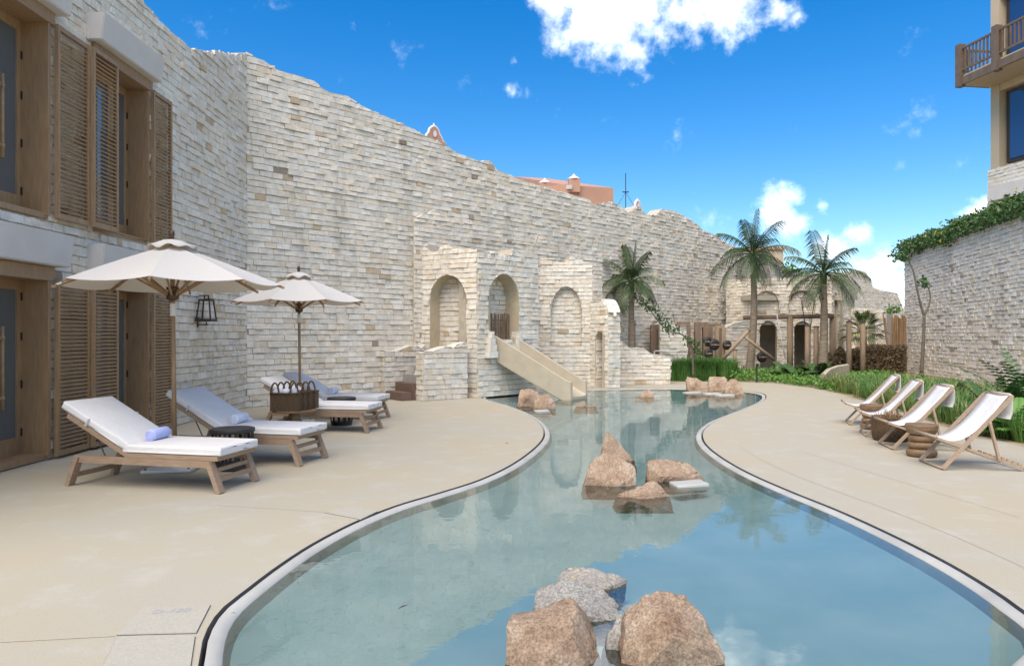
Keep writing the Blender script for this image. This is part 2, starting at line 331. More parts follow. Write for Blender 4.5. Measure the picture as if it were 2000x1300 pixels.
# even spacing
def resample(pts, n):
    L_ = [0]; m = len(pts)
    for i in range(m): L_.append(L_[-1]+(pts[(i+1) % m]-pts[i]).length)
    out = []; j = 0
    for k in range(n):
        s = L_[-1]*k/n
        while L_[j+1] < s: j += 1
        t = (s-L_[j])/max(1e-9, L_[j+1]-L_[j]); out.append(pts[j].lerp(pts[(j+1) % m], t))
    return out
outline = resample(outline, 300)
area = sum(outline[i].x*outline[(i+1) % 300].y-outline[(i+1) % 300].x*outline[i].y for i in range(300))
def offset(pts, d):
    n = len(pts); out = []
    for i in range(n):
        t = (pts[(i+2) % n]-pts[i-2]).normalized(); nn = Vector((-t.y, t.x))*(1 if area > 0 else -1)
        out.append(pts[i]+nn*d)
    for _ in range(int(d*10)):
        out = [(out[i-1]+out[i]*2+out[(i+1) % n])/4 for i in range(n)]
    return out
def ring_mesh(mb, specs):
    n = len(outline); loops = [[Vector((p.x, p.y, z)) for p in offset(outline, d)] for d, z in specs]
    vs = [v for l in loops for v in l]; fs = []
    for a in range(len(loops)-1):
        for i in range(n): fs.append((a*n+i, a*n+(i+1) % n, (a+1)*n+(i+1) % n, (a+1)*n+i))
    if area < 0: fs = [f[::-1] for f in fs]
    mb.add(vs, fs)
def fill_obj(name, loops, z, mat, parent=None):
    bm = bmesh.new()
    for lp in loops:
        vs = [bm.verts.new((p[0], p[1], z)) for p in lp]
        for i in range(len(vs)): bm.edges.new((vs[i], vs[(i+1) % len(vs)]))
    bmesh.ops.triangle_fill(bm, use_beauty=True, use_dissolve=False, edges=bm.edges[:])
    bmesh.ops.recalc_face_normals(bm, faces=bm.faces[:])
    if sum(f.normal.z for f in bm.faces) < 0: bmesh.ops.reverse_faces(bm, faces=bm.faces[:])
    return bm_obj(name, bm, mat, parent)
bed_edge = [G(*p).to_2d() for p in [(1300,741),(1350,740),(1400,740),(1450,742),(1500,746),(1550,750),(1595,757),(1640,769),(1690,783),(1760,805),(1830,827),(1920,852),(2000,872)]]+[Vector((7.6,7)), Vector((8.2,3)), Vector((9,-2)), Vector((9,-12))]
deck_poly = [Vector((-7,-12)), Vector((-6.2,16.2)), Vector((2.5,24.6)), Vector((5.6,25.6))]+bed_edge
tag(fill_obj('deck', [deck_poly, outline], 0, M['deck']), kind='structure')
tag(fill_obj('planting_ground', [[(-40,-40),(60,-40),(60,75),(-40,75)], [(-1.8,1.9),(3.4,1.9),(3.6,6),(6.8,14),(9,24.2),(0,22.5),(-1.5,17),(-1.8,6)]], -.006, M['soil']), kind='structure')
tag(fill_obj('terrain', [[(-2500,-2500),(2500,-2500),(2500,2500),(-2500,2500)], [(-38,-38),(58,-38),(58,73),(-38,73)]], -.03, M['terrain']), kind='structure')
pool = tag(bpy.data.objects.new('pool', None), kind='structure'); col.objects.link(pool)
mb = MB(); ring_mesh(mb, [(0, 0), (.002, -.12), (.024, -.12)]); mb.build('drain_slot', M['slot'], pool)
mb = MB(); ring_mesh(mb, [(.024, -.12), (.026, -.008), (.035, -.004), (.07, -.008), (.10, -.02), (.12, -.05), (.135, -.09)]); mb.build('coping', M['coping'], pool, True)
mb = MB(); ring_mesh(mb, [(.135, -.09), (.28, -.11), (.6, -.14), (1.0, -.17)]); mb.build('basin_edge', M['pool'], pool, True)
fill_obj('basin_floor', [offset(outline, 1.0)], -.17, M['pool'], pool)
tag(fill_obj('water', [offset(outline, .06)], -.026, M['water']), kind='structure')
jm = MB(); jo = offset(outline, -.44); ji = offset(outline, -.447)
for i in range(300):
    k = (i+1) % 300
    if jo[i].x > .8 and 2 < jo[i].y < 12.5: jm.add([(*jo[i], .003), (*jo[k], .003), (*ji[k], .003), (*ji[i], .003)], [(0, 1, 2, 3)])
for a_, b_ in (((0,1254),(226,1242)), ((640,1000),(400,985)), ((1990,1010),(1560,880))):
    p, q = G(*a_), G(*b_); t_ = (q-p).normalized(); n_ = Vector((-t_.y, t_.x, 0))*.003; z_ = Vector((0,0,.003)); jm.add([p-n_+z_, q-n_+z_, q+n_+z_, p+n_+z_], [(0,1,2,3)])
jo_ = jm.build('saw_cut_joint', M['mortar']); jo_.parent = bpy.data.objects['deck']; tag(jo_, kind='stuff')
# faint saw cuts in the deck, plates beside the pool
def plate(corners, z0, z1, mat, parent=None, name='cover_plate'):
    mb = MB(); c = [G(*p) for p in corners]; n = len(c)
    vs = [Vector((p.x, p.y, z0)) for p in c]+[Vector((p.x, p.y, z1)) for p in c]
    mb.add(vs, [tuple(range(n))[::-1], tuple(range(n, 2*n))]+[(i, (i+1) % n, n+(i+1) % n, n+i) for i in range(n)])
    return mb.build(name, mat, parent)
def shrink(c, k=.975):
    m = (sum(p[0] for p in c)/len(c), sum(p[1] for p in c)/len(c)); return [(m[0]+(p[0]-m[0])*k, m[1]+(p[1]-m[1])*k) for p in c]
def cover(corners, label):
    t = thing('cover_plate', label, 'cover plate', G(*corners[0]), group='inspection plates set in the deck')
    inv = Matrix.Translation(-t.location)
    for nm, c, z, mt in (('gap', corners, .003, M['slot']), ('slab', shrink(corners, .985), .008, M['plate'])):
        o = plate(c, -.01, z, mt, None, nm); o.data.transform(inv); o.parent = t
    return t
c1 = cover([(228,1241),(384,1237),(412,1182),(279,1187)], 'pale concrete cover plate with faint pencil writing beside the pool')
cover([(196,1310),(372,1310),(382,1243),(226,1246)], 'blank grey concrete cover plate nearest the camera')
cover([(634,1001),(705,1015),(738,999),(688,988)], 'small square cover plate at the pool edge beyond the sunbeds')
fc = bpy.data.curves.new('writing', 'FONT'); fc.body = 'D-120'; fc.size = .13; fc.shear = .25
fo = bpy.data.objects.new('writing_tmp', fc); col.objects.link(fo)
dg = bpy.context.evaluated_depsgraph_get(); me = bpy.data.meshes.new_from_object(fo.evaluated_get(dg)); bpy.data.objects.remove(fo)
me.materials.clear(); me.materials.append(M['pencil'])
a, b_ = G(292,1201), G(366,1196)
wo = link('writing', me, c1); wo.location = Vector((a.x, a.y, .0095))-c1.location; wo.rotation_euler = (0, 0, math.atan2(b_.y-a.y, b_.x-a.x)); wo.scale = (.62, .62, 1)
# ------------------------------------------------------------------ brickwork
CAMP = Vector((0, 0, H))
class Wall:
    def __init__(s, name, label, cat='wall', group=None, mat='brick'):
        s.root = thing(name, label, cat, group=group); s.br = []; s.core = MB(); s.mat = M[mat]; s.soff = []; s.cap = []
    def panel(s, p0, p1, top, z0=0.0, openings=(), th=.4, back=0.0, seed=0, cap=None, flip=False, ch=.128, jag=.03, nobricks=False, endpad=0.0):
        rnd = random.Random(hash((round(p0[0], 2), round(p0[1], 2), seed)) & 0xffff)
        p0 = Vector(p0[:2]); p1 = Vector(p1[:2]); Lw = (p1-p0).length; d = (p1-p0)/Lw; n = Vector((d.y, -d.x))
        if (-(p0+p1)/2).dot(n) < 0: n = -n
        if flip: n = -n
        if not isinstance(top, (list, tuple)): top = [(0, top), (Lw, top)]
        top = sorted(top)
        def topz(u):
            if u <= top[0][0]: return top[0][1]
            for (a, za), (b, zb) in zip(top, top[1:]):
                if u <= b: return za+(zb-za)*(u-a)/max(1e-6, b-a)
            return top[-1][1]
        def W(u, w, z): q = p0+d*u+n*(w-back); return Vector((q.x, q.y, z))
        def otop(o, u):
            x = (u-o['c'])/(o['w']/2)
            return o['spring']+(o.get('rise', o['w']/2)*math.sqrt(max(0, 1-x*x)) if o.get('rise', 1) else 0)
        # core with openings
        us = {0.0, Lw}
        for k in range(int(Lw/.3)): us.add(k*.3)
        for t in top:
            if 0 < t[0] < Lw: us.add(t[0])
        for o in openings:
            for k in range(17): us.add(o['c']-o['w']/2*math.cos(math.pi*k/16))
        us = sorted(u for u in us if -1e-6 <= u <= Lw+1e-6); us2 = [us[0]]
        for u in us[1:]:
            if u-us2[-1] > 1e-4: us2.append(u)
        C = s.core; SO = {id(o): MB() for o in openings}; s.soff += list(SO.values())
        def quad(mbx, a, b, c, e): mbx.add([a, b, c, e], [(0, 1, 2, 3)])
        for ua, ub in zip(us2, us2[1:]):
            um = (ua+ub)/2; here = sorted((o for o in openings if abs(um-o['c']) < o['w']/2), key=lambda o: o['z0'])
            iv = []; lo = (z0, z0)
            for op in here:
                if op['z0'] > z0+.01: iv.append((lo, (op['z0'], op['z0'])))
                lo = (otop(op, ua), otop(op, ub))
            iv.append((lo, (topz(ua), topz(ub))))
            for (ba, bb), (ta, tb) in iv:
                quad(C, W(ua, 0, ba), W(ub, 0, bb), W(ub, 0, tb), W(ua, 0, ta))
                quad(C, W(ub, -th, bb), W(ua, -th, ba), W(ua, -th, ta), W(ub, -th, tb))
            quad(C, W(ua, 0, topz(ua)), W(ub, 0, topz(ub)), W(ub, -th, topz(ub)), W(ua, -th, topz(ua)))
            for op in here:
                quad(SO[id(op)], W(ua, .03, otop(op, ua)), W(ub, .03, otop(op, ub)), W(ub, -th, otop(op, ub)), W(ua, -th, otop(op, ua)))
                if op['z0'] > z0+.01: quad(SO[id(op)], W(ua, .03, op['z0']), W(ub, .03, op['z0']), W(ub, -th, op['z0']), W(ua, -th, op['z0']))
        for o in openings:
            for u in (o['c']-o['w']/2, o['c']+o['w']/2): quad(SO[id(o)], W(u, .03, o['z0']), W(u, .03, o['spring']), W(u, -th, o['spring']), W(u, -th, o['z0']))
        for u in (0, Lw): quad(C, W(u, 0, z0), W(u, 0, topz(u)), W(u, -th, topz(u)), W(u, -th, z0))
        if cap:
            cm = MB(); s.cap.append(cm)
            for ua, ub in zip(us2, us2[1:]):
                za, zb = topz(ua), topz(ub); th2 = cap
                pr = [(.03, -.012), (.034, .006), (.01, th2*.5), (-th*.6, th2*.6), (-th-.02, 0)]
                A = [W(ua, w, za+z) for w, z in pr]; B2 = [W(ub, w, zb+z) for w, z in pr]
                cm.add(A+B2, [(i, i+5, i+6, i+1) for i in range(4)])
        if nobricks: return W, topz
        # bricks, course by course
        z = z0; zmax = max(t[1] for t in top)
        while z < zmax-.02:
            h = ch*rnd.uniform(.86, 1.14); u = -rnd.uniform(0, .3)
            while u < Lw:
                ln = rnd.choice([.15, .18, .22, .25, .28, .32, .37])*rnd.uniform(.9, 1.1); a, b = max(0, u), min(Lw, u+ln); u += ln
                if b-a < .05: continue
                if Lw-b < .08: b = Lw; u = Lw+1
                s.brick(W, topz, openings, otop, a, b, z, z+h, rnd, d, jag)
            z += h
        return W, topz
    def brick(s, W, topz, openings, otop, a, b, z0, z1, rnd, d, jag):
        segs = [(a, b)]; curved = False
        for o in openings:
            l, r = o['c']-o['w']/2, o['c']+o['w']/2; ns = []
            for (p, q) in segs:
                if z1 <= o['z0']+.02 or q <= l or p >= r: ns.append((p, q)); continue
                zm = z0 if o.get('rise', 1) == 0 else z1
                if zm <= o['spring']+.01:
                    if p < l-.04: ns.append((p, l))
                    if q > r+.04: ns.append((r, q))
                else: ns.append((p, q)); curved = True
            segs = ns
        g = .0025
        for (p, q) in segs:
            p += g; q -= g
            if q-p < .03: continue
            tz = min(topz(p), topz(q), topz((p+q)/2))
            if tz < z0+.03 and max(topz(p), topz(q)) < z0+.04: continue
            cl = tz < z1+.01
            m = 2
            if curved: m = 7
            elif cl: m = 3
            cols = []
            for k in range(m):
                u = p+(q-p)*k/(m-1); zb = z0+g
                for o in openings:
                    if abs(u-o['c']) < o['w']/2 and z1 > o['z0']+.02 and z1 > o['spring']: zb = max(zb, otop(o, u))
                zt = min(z1-g, topz(u)+rnd.uniform(-jag, jag)*.5 if cl else z1)
                if zt-zb > .006: cols.append((u, zb, zt))
                elif cols: break
            if len(cols) < 2: continue
            w0 = .014+rnd.random()**2.2*.042; tl = rnd.uniform(-.016, .016); tv = rnd.uniform(-.006, .008)
            fr = []; bk = []
            for (u, zb, zt) in cols:
                k = (u-p)/max(.01, q-p)-.5
                fr += [W(u, w0+tl*k+tv+rnd.uniform(-.004, .004), zb+rnd.uniform(-.001, .013)), W(u, w0+tl*k-tv+rnd.uniform(-.005, .005), zt-rnd.uniform(-.001, .012))]
                bk += [W(u, -.01, zb), W(u, -.01, zt)]
            c = len(cols); vs = fr+bk; fs = []; o2 = 2*c
            for k in range(c-1):
                i = 2*k; fs += [(i, i+2, i+3, i+1), (i+1, i+3, o2+i+3, o2+i+1), (i+2, i, o2+i, o2+i+2)]
            fs += [(0, 1, o2+1, o2), (2*c-1, 2*c-2, o2+2*c-2, o2+2*c-1)]
            t = rnd.random(); t = t**1.0
            if t > .93 and rnd.random() < .45: t *= .7
            mid = sum(fr, Vector())/len(fr); dist = (mid-CAMP).length
            px, py = CX+F*mid.x/max(.1, mid.y), HY-F*(mid.z-H)/max(.1, mid.y)
            vis = 1 if (-30 < px < 2030 and -30 < py < 1330 and mid.y > 0) else .01
            s.br.append((vis*(q-p)*(z1-z0)/dist**2, vs, fs, t))
    def finish(s, limit=300, soffit='arch_plaster'):
        s.br.sort(key=lambda x: -x[0])
        for sc, vs, fs, t in s.br[:limit]:
            mb = MB(); c = sum(vs, Vector())/len(vs); mb.add([v-c for v in vs], fs, t)
            o = mb.build('brick', s.mat, s.root); o.location = c
        rest = MB()
        for sc, vs, fs, t in s.br[limit:]: rest.add(vs, fs, t)
        if rest.v: tag(rest.build('brick_courses', s.mat, s.root), kind='stuff')
        if s.core.v: s.core.build('mortar_core', M['mortar'], s.root)
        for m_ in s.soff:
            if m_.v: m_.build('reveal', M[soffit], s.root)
        for m_ in s.cap: m_.build('coping_cap', M['cap'], s.root, True)
        return s.root
def upx(px, p0, p1):
    k = (px-CX)/F; p0 = Vector(p0[:2]); d = (Vector(p1[:2])-p0).normalized()
    return (k*p0.y-p0.x)/(d.x-k*d.y)
def zpx(px, py, p0, p1):
    u = upx(px, p0, p1); p0 = Vector(p0[:2]); d = (Vector(p1[:2])-p0).normalized(); Y = (p0+d*u).y
    return u, H-(py-HY)/F*Y
def prof(pts, p0, p1): return [zpx(a, b, p0, p1) for a, b in pts]
def rough(pts, a=.10, seed=1):
    r = random.Random(seed); out = []
    for (u0, z0), (u1, z1) in zip(pts, pts[1:]):
        n = max(2, int((u1-u0)/.24))
        for k in range(n):
            t = k/n; s = r.uniform(-a, a*.6); out += [(u0+(u1-u0)*t+.001, z0+(z1-z0)*t+s), (u0+(u1-u0)*(t+.8/n), z0+(z1-z0)*t+s+r.uniform(-.03, .03))]
    return out+[pts[-1]]
# --- left hotel wing with four door openings
FA0, FA1 = (-5.96, 4.6), (-5.82, 15.69)
def fu(Y): return (Y-FA0[1])
hotel = Wall('hotel_wing', 'cream stone hotel wing with timber louvred doors on two floors at left', 'building')
ops = []
for (a, b) in ((7.55, 9.05), (10.05, 11.52)):
    for (z0, z1) in ((.06, 2.44), (3.08, 5.65)): ops.append(dict(c=fu((a+b)/2), w=b-a, z0=z0, spring=z1, rise=0))
ftop = [(0, 8.2), (fu(8), 7.9), (fu(9.5), 7.45), (fu(10.8), 7.05), (fu(11.35), 6.88), (fu(11.9), 6.80), (fu(12.57), 6.78), (fu(13.1), 6.80), (fu(13.6), 6.95), (fu(14.2), 7.2), (fu(15), 7.45), (fu(15.69), 7.75)]
hotel.panel(FA0, FA1, ftop, openings=ops, th=.6, jag=.06)
HB = hotel.finish(soffit='teak')
def door_set(ya, yb, z0, z1, hd):
    X = -5.875; xr = X-.30
    dr = MB(); dr.box(xr-.05, X+.03, ya-.002, ya+.05, z0, z1); dr.box(xr-.05, X+.05, yb-.05, yb+.002, z0, z1); dr.box(xr-.05, X+.07, ya-.06, yb+.06, z1-.001, z1+hd)
    dr.box(xr-.05, X+.01, ya, yb, z0-.04, z0+.03)
    door = dr.build('door_frame', M['teak'], HB)
    n = 3; w = (yb-ya-.1)/n
    for k in range(n):
        a = ya+.05+k*w; b = a+w; st = .075
        lf = MB(); lf.box(xr-.04, xr+.01, a+.003, a+st, z0+.03, z1); lf.box(xr-.04, xr+.01, b-st, b-.003, z0+.03, z1)
        lf.box(xr-.04, xr+.008, a+st, b-st, z0+.03, z0+.24); lf.box(xr-.04, xr+.008, a+st, b-st, z1-.12, z1)
        leaf = lf.build('door_leaf', M['teak'], HB)
        gl = MB(); gl.box(xr-.02, xr-.01, a+st-.005, b-st+.005, z0+.23, z1-.11); gl.build('glass', M['glass'], leaf)
        if k == 2:
            for (yy, q) in ((a+.035, 1), (a-.035, 1)):
                h = MB(); zc = z0+1.12
                h.tube([(xr+.085, yy, zc-.5), (xr+.085, yy, zc+.5)], .019, 10)
                for zz in (zc-.36, zc+.36): h.tube([(xr, yy, zz), (xr+.09, yy, zz)], .012, 8); h.tube([(xr+.085, yy, zz-.02), (xr+.085, yy, zz+.02)], .026, 10)
                h.build('pull_handle', M['teak_slat'], leaf, True)
            for zz in (z0+.3, z0+.9, z0+1.5, z0+2.0):
                hg = MB(); hg.box(xr+.005, xr+.03, b-.012, b+.004, zz-.05, zz+.05); hg.build('hinge', M['black'], leaf)
    # dark sheet whose colour stands in for the unlit room behind
    rm = MB(); rm.box(xr-.5, xr-.46, ya, yb, z0, z1); rm.build('dark_backing', M['frame_dark'], HB)
def shutter(ya, yb, z0, z1, X):
    fr = MB(); t = .045
    fr.box(X, X+.05, ya, ya+t, z0, z1); fr.box(X, X+.05, yb-t, yb, z0, z1); fr.box(X, X+.048, ya+t, yb-t, z0, z0+.07); fr.box(X, X+.048, ya+t, yb-t, z1-.06, z1)
    sh = fr.build('shutter', M['teak'], HB)
    n = 40; me = None
    for k in range(n):
        z = z0+.09+(z1-z0-.17)*(k+.5)/n
        if me is None:
            mb = MB(); Mx = Matrix.Rotation(R(38), 4, 'Y'); mb.box(-.024, .024, -(yb-ya)/2+t, (yb-ya)/2-t, -.0055, .0055, Mx)
            o = mb.build('slat', M['teak_slat'], sh); me = o.data
        else: o = link('slat', me, sh)
        o.location = (X+.025, (ya+yb)/2, z)
def lintel(ya, yb, z0, z1):
    bm = bmesh.new(); bmesh.ops.create_cube(bm, size=1); bmesh.ops.scale(bm, vec=(.36, yb-ya, z1-z0), verts=bm.verts)
    bmesh.ops.translate(bm, vec=(-5.80, (ya+yb)/2, (z0+z1)/2), verts=bm.verts)
    for v in bm.verts:
        if v.co.x > -5.7 and v.co.z < (z0+z1)/2: v.co.x -= .05
    bmesh.ops.bevel(bm, geom=bm.edges[:], offset=.012, segments=2, affect='EDGES')
    bm_obj('lintel', bm, M['plaster'], HB)
for (z0, z1, hd, l0, l1) in ((.06, 2.26, .17, 2.44, 2.84), (3.08, 5.5, .15, 5.66, 6.04)):
    door_set(7.55, 9.05, z0, z1, hd); door_set(10.05, 11.52, z0, z1, hd)
    lintel(7.4, 9.22, l0, l1); lintel(9.9, 11.62, l0, l1)
    shutter(9.10, 9.78, z0-.02, z1+.02, -5.81); shutter(9.80, 10.42, z0-.02, z1+.02, -5.765); shutter(11.54, 12.16, z0-.02, z1+.02, -5.81)
    shutter(6.86, 7.52, z0-.02, z1+.02, -5.81)
# --- long boundary wall
MW0 = Vector((-5.82, 15.68)); MWD = Vector((.7071, .7071)); MW1 = MW0+MWD*46
mainw = Wall('boundary_wall', 'tall cream limestone wall with broken sloping top running into the distance', 'wall')
mtop = [(480,104),(500,113),(520,122),(545,138),(590,150),(610,158),(640,180),(680,188),(700,203),(720,215),(760,230),(800,250),(830,264),(870,285),(905,305),(938,316),(958,314),(970,331),(1005,346),(1050,362),(1100,376),(1150,388),(1160,399),(1195,394),(1213,404),(1228,416),(1245,402),(1262,419),(1280,421),(1292,408),(1318,412),(1345,427),(1363,439),(1370,449),(1395,458),(1420,475),(1470,498),(1530,519),(1566,533),(1620,534),(1682,528),(1693,533),(1705,561),(1718,566),(1752,572),(1763,600)]
tp = prof(mtop, MW0, MW1); tp.append((tp[-1][0]+1.5, 2.4)); MW1 = MW0+MWD*tp[-1][0]
mainw.panel(MW0, MW1, tp, th=.5, jag=.07)
off = Vector((.7071, -.7071))*.07
R0 = MW0+off; lay = [(808,428),(822,418),(845,412),(868,418),(890,433),(920,441),(960,456),(1000,472),(1030,477),(1045,474),(1052,458),(1062,463),(1090,485),(1110,496),(1150,505),(1172,500),(1200,490),(1215,505)]
lp = prof(lay, R0, R0+MWD); ua = lp[0][0]; Q0 = R0+MWD*ua
mainw.panel(Q0, R0+MWD*lp[-1][0], [(u-ua, z) for u, z in lp], th=.06, seed=3)
mainw.finish()
# --- slide tower
tw = Wall('slide_tower', 'ruin-like cream stone play tower with arched niches behind the pool slide', 'tower')
E0, E1 = Vector((-2.45, 19.05)), Vector((-.88, 18.17)); B1 = Vector((.705, 19.755)); Cc0, Cc1 = Vector((.78, 22.25)), Vector((2.48, 22.13)); D1 = Vector((2.80, 22.45))
def arch(pl, pr, ytop, yspr, ybot, p0, p1):
    a, b = upx(pl, p0, p1), upx(pr, p0, p1); m = (pl+pr)/2
    zt, zs, zb = (zpx(m, y, p0, p1)[1] for y in (ytop, yspr, ybot)); return dict(c=(a+b)/2, w=abs(b-a), z0=zb, spring=zs, rise=zt-zs)
aA = arch(841, 911, 537, 588, 688, E0, E1)
tw.panel(E0, E1, rough(prof([(820,484),(860,482),(900,486),(932,486)], E0, E1), .12, 2), openings=[aA], th=.42)
tw.panel(E0, E1, aA['spring']+aA['rise']+.15, z0=aA['z0']-.1, th=.2, back=.44, seed=5)
aB = arch(953, 1012, 535, 586, 662, E1, B1)
tw.panel(E1, B1, rough(prof([(932,486),(960,490),(1000,492),(1050,496)], E1, B1), .12, 3), openings=[aB], th=.5)
tw.panel(E1, B1, aB['spring']+aB['rise']+.15, z0=.9, th=.2, back=.52, seed=6)
tw.panel(B1, B1+Vector((-1.25, 1.25)), 3.72, th=.3, flip=True)
aC = arch(1076, 1136, 560, 612, 676, Cc0, Cc1)
tw.panel(Cc0, Cc1, rough(prof([(1050,498),(1090,504),(1157,512)], Cc0, Cc1), .13, 4), openings=[aC], th=.16)
tw.panel(Cc0, Cc1, aC['spring']+aC['rise']+.1, z0=aC['z0']-.1, th=.3, back=.17, seed=8)
tw.panel(Cc1, D1, zpx(1160, 513, Cc0, Cc1)[1], th=.3)
tw.panel(D1, D1+Vector((-.45, 1.9)), 3.75, th=.3, flip=True)
# curved buttress
K0, K1 = Vector((2.38, 22.2)), Vector((2.86, 21.3)); K2 = K1+Vector((.37, .2)); LK = (K1-K0).length
aK = dict(c=LK*.62, w=.50, z0=.0, spring=1.42, rise=.26)
ztop = 2.62; kt = [(0, ztop), (LK*.62, ztop)]+[(LK*(.62+.38*math.sin(a)), ztop-.55+.55*math.cos(a)) for a in (.3, .6, .9, 1.2, 1.5)]
tw.panel(K0, K1, kt, openings=[aK], th=.42)
dK = (K1-K0).normalized(); nK = Vector((-dK.y, dK.x)); nK = nK if nK.x < 0 else -nK
jb = K0+dK*(aK['c']-aK['w']/2+.002)
tw.panel(jb, jb-nK*.40, 1.42, th=.004, seed=14, ch=.12)
tw.panel(K1, K2, ztop-.5, th=.3, seed=9)
arcp = [(LK*(.62+.40*math.sin(a)), ztop-.55+.57*math.cos(a)) for a in [.05+.24*k for k in range(7)]]
for (ua_, za_), (ub_, zb_) in zip(arcp, arcp[1:]):      # stones bending over the shoulder
    m2 = MB(); A_ = K0+dK*ua_; B_ = K0+dK*ub_; wv = (K2-K1)
    a3 = Vector((A_.x+wv.x/2, A_.y+wv.y/2, za_)); b3 = Vector((B_.x+wv.x/2, B_.y+wv.y/2, zb_)); m2.bar(a3.lerp(b3, .03), a3.lerp(b3, .97), wv.length*random.uniform(.96, 1.04), random.uniform(.06, .09), tone=random.random()*.5)
    m2.build('shoulder_stone', M['brick_pale'], tw.root)
L0, L1 = Vector((3.3, 23.0)), Vector((5.09, 23.1))
tw.panel(L0, L1, prof([(1205,664),(1216,668),(1226,678),(1236,680),(1248,679),(1258,681),(1266,687),(1274,692),(1284,693),(1308,697)], L0, L1), th=.35, cap=.02)
tw.panel(L1, L1+Vector((0, .36)), .85, th=.2, flip=True)
# stair enclosure
S0, S1 = Vector((-2.12, 17.2)), Vector((-1.13, 17.98))
tw.panel(S0, S1, prof([(829,686),(845,686),(855,681),(868,677),(880,677),(884,680),(892,672),(905,669),(910,672)], S0, S1), th=.32, cap=.03)
tw.panel(S0+Vector((-.20, .25)), S0, 1.18, th=.2, seed=4)
S2, S3 = Vector((-3.2, 18.0)), Vector((-2.3, 18.75))
tw.panel(S2, S3, prof([(749,686),(775,686),(785,681),(800,675),(815,676),(822,680),(830,672),(840,669)], S2, S3), th=.3, cap=.03, seed=11)
tw.panel(S2+Vector((-.25, .3)), S2, 1.16, th=.2, seed=12)
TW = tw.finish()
# landing floor inside tower and steps
sd = (S1-S0).normalized(); sn = Vector((sd.y, -sd.x)); sn = sn if sn.y < 0 else -sn     # out of the stair, toward the camera
stairs = thing('stairs', 'short flight of brown steps climbing behind the low stone parapet', 'stairs', (S0.x, S0.y, 0))
for k in range(5):
    q0 = S0+sd*(-.42+.27*k)-sn*.30; q1 = q0-sn*.82; z0, z1 = 0, .2*(k+1)
    mb = MB(); e0 = q0+sd*(.30 if k < 4 else 1.6); e1 = q1+sd*(.30 if k < 4 else 1.6); o = Vector((S0.x, S0.y))
    c = [q0-o, e0-o, e1-o, q1-o]
    mb.add([Vector((p.x, p.y, z0)) for p in c]+[Vector((p.x, p.y, z1)) for p in c], [(3,2,1,0),(4,5,6,7),(0,1,5,4),(1,2,6,5),(2,3,7,6),(3,0,4,7)])
    mb.build('step', M['step'] if k < 2 else M['step_grey'], stairs)
# stick gate inside the doorway
gate = thing('stick_gate', 'dark stick gate closing the tower doorway above the slide', 'gate', (-.3, 18.9, 0))
dB = (B1-E1).normalized(); nB = Vector((dB.y, -dB.x)); a = upx(951, E1, B1); b = upx(1013, E1, B1)
for k in range(15):
    u = a+(b-a)*(k+.5)/15; q = E1+dB*u-nB*(.33+random.uniform(-.02, .02)); zt = zpx(985, 612, E1, B1)[1]+random.uniform(-.03, .03)
    mb = MB(); j = random.uniform(-.02, .02); mb.tube([(q.x+.3, q.y-18.9, .95), (q.x+.3+j, q.y-18.9, zt)], random.uniform(.018, .03), 6); mb.build('stick', M['stick'], gate)
mb = MB(); q0 = E1+dB*a-nB*.36; q1 = E1+dB*b-nB*.36
mb.tube([(q0.x+.3, q0.y-18.9, 1.98), (q1.x+.3, q1.y-18.9, 1.98)], .02, 6); mb.build('rail', M['stick'], gate)
# slide
sl = thing('water_slide', 'tan concrete water slide running from the stone tower into the pool', 'slide', (.5, 18.3, 0))
o3 = Vector((.5, 18.3, 0))
TL, BL, TR, BR = Vector((-.52, 18.59, 0)), Vector((1.45, 17.7, 0)), Vector((.02, 19.13, 0)), Vector((1.93, 18.36, 0))
def side(A, B, off):
    mb = MB(); cr = (Vector((TR-TL)).normalized())*off
    pr = []
    for t, zt, zb in ((0, 1.58, .98), (.04, 1.56, .93), (.5, 1.0, .40), (.93, .47, -.07), (1, .42, -.16)):
        p = A.lerp(B, t)-o3; pr.append((p+Vector((0,0,zb)), p+cr*.3+Vector((0,0,zb-.03)), p+cr+Vector((0,0,zb)), p+cr+Vector((0,0,zt-.012)), p+cr*.5+Vector((0,0,zt)), p+Vector((0,0,zt-.012))))
    vs = [v for r in pr for v in r]; fs = []
    for i in range(len(pr)-1):
        for k in range(6): fs.append((i*6+k, i*6+(k+1) % 6, i*6+6+(k+1) % 6, i*6+6+k))
    fs += [(5,4,3,2,1,0), tuple(24+k for k in range(6))]
    mb.add(vs, fs); bm = bmesh.new(); me = bpy.data.meshes.new('t'); me.from_pydata(mb.v, [], mb.f); bm.from_mesh(me); bmesh.ops.recalc_face_normals(bm, faces=bm.faces[:]); bm_obj('side_panel', bm, M['tan'], sl)
side(TL, BL, .07); side(TR, BR, -.07)
mb = MB(); rows = []
for t, z in ((-.12, 1.30), (0, 1.24), (.06, 1.18), (.5, .66), (.9, .14), (1.0, .04)):
    p = TL.lerp(BL, t)-o3; q = TR.lerp(BR, t)-o3
    rows.append([p.lerp(q, .06)+Vector((0,0,z+.06)), p.lerp(q, .16)+Vector((0,0,z)), p.lerp(q, .84)+Vector((0,0,z)), p.lerp(q, .94)+Vector((0,0,z+.06)), p.lerp(q, .94)+Vector((0,0,z-.24)), p.lerp(q, .06)+Vector((0,0,z-.24))])
vs = [v for r in rows for v in r]; fs = [(i*6+k, i*6+(k+1) % 6, i*6+6+(k+1) % 6, i*6+6+k) for i in range(len(rows)-1) for k in range(6)]
fs += [(5,4,3,2,1,0), tuple((len(rows)-1)*6+k for k in range(6))]
mb.add(vs, fs); mb.build('chute', M['tan'], sl)
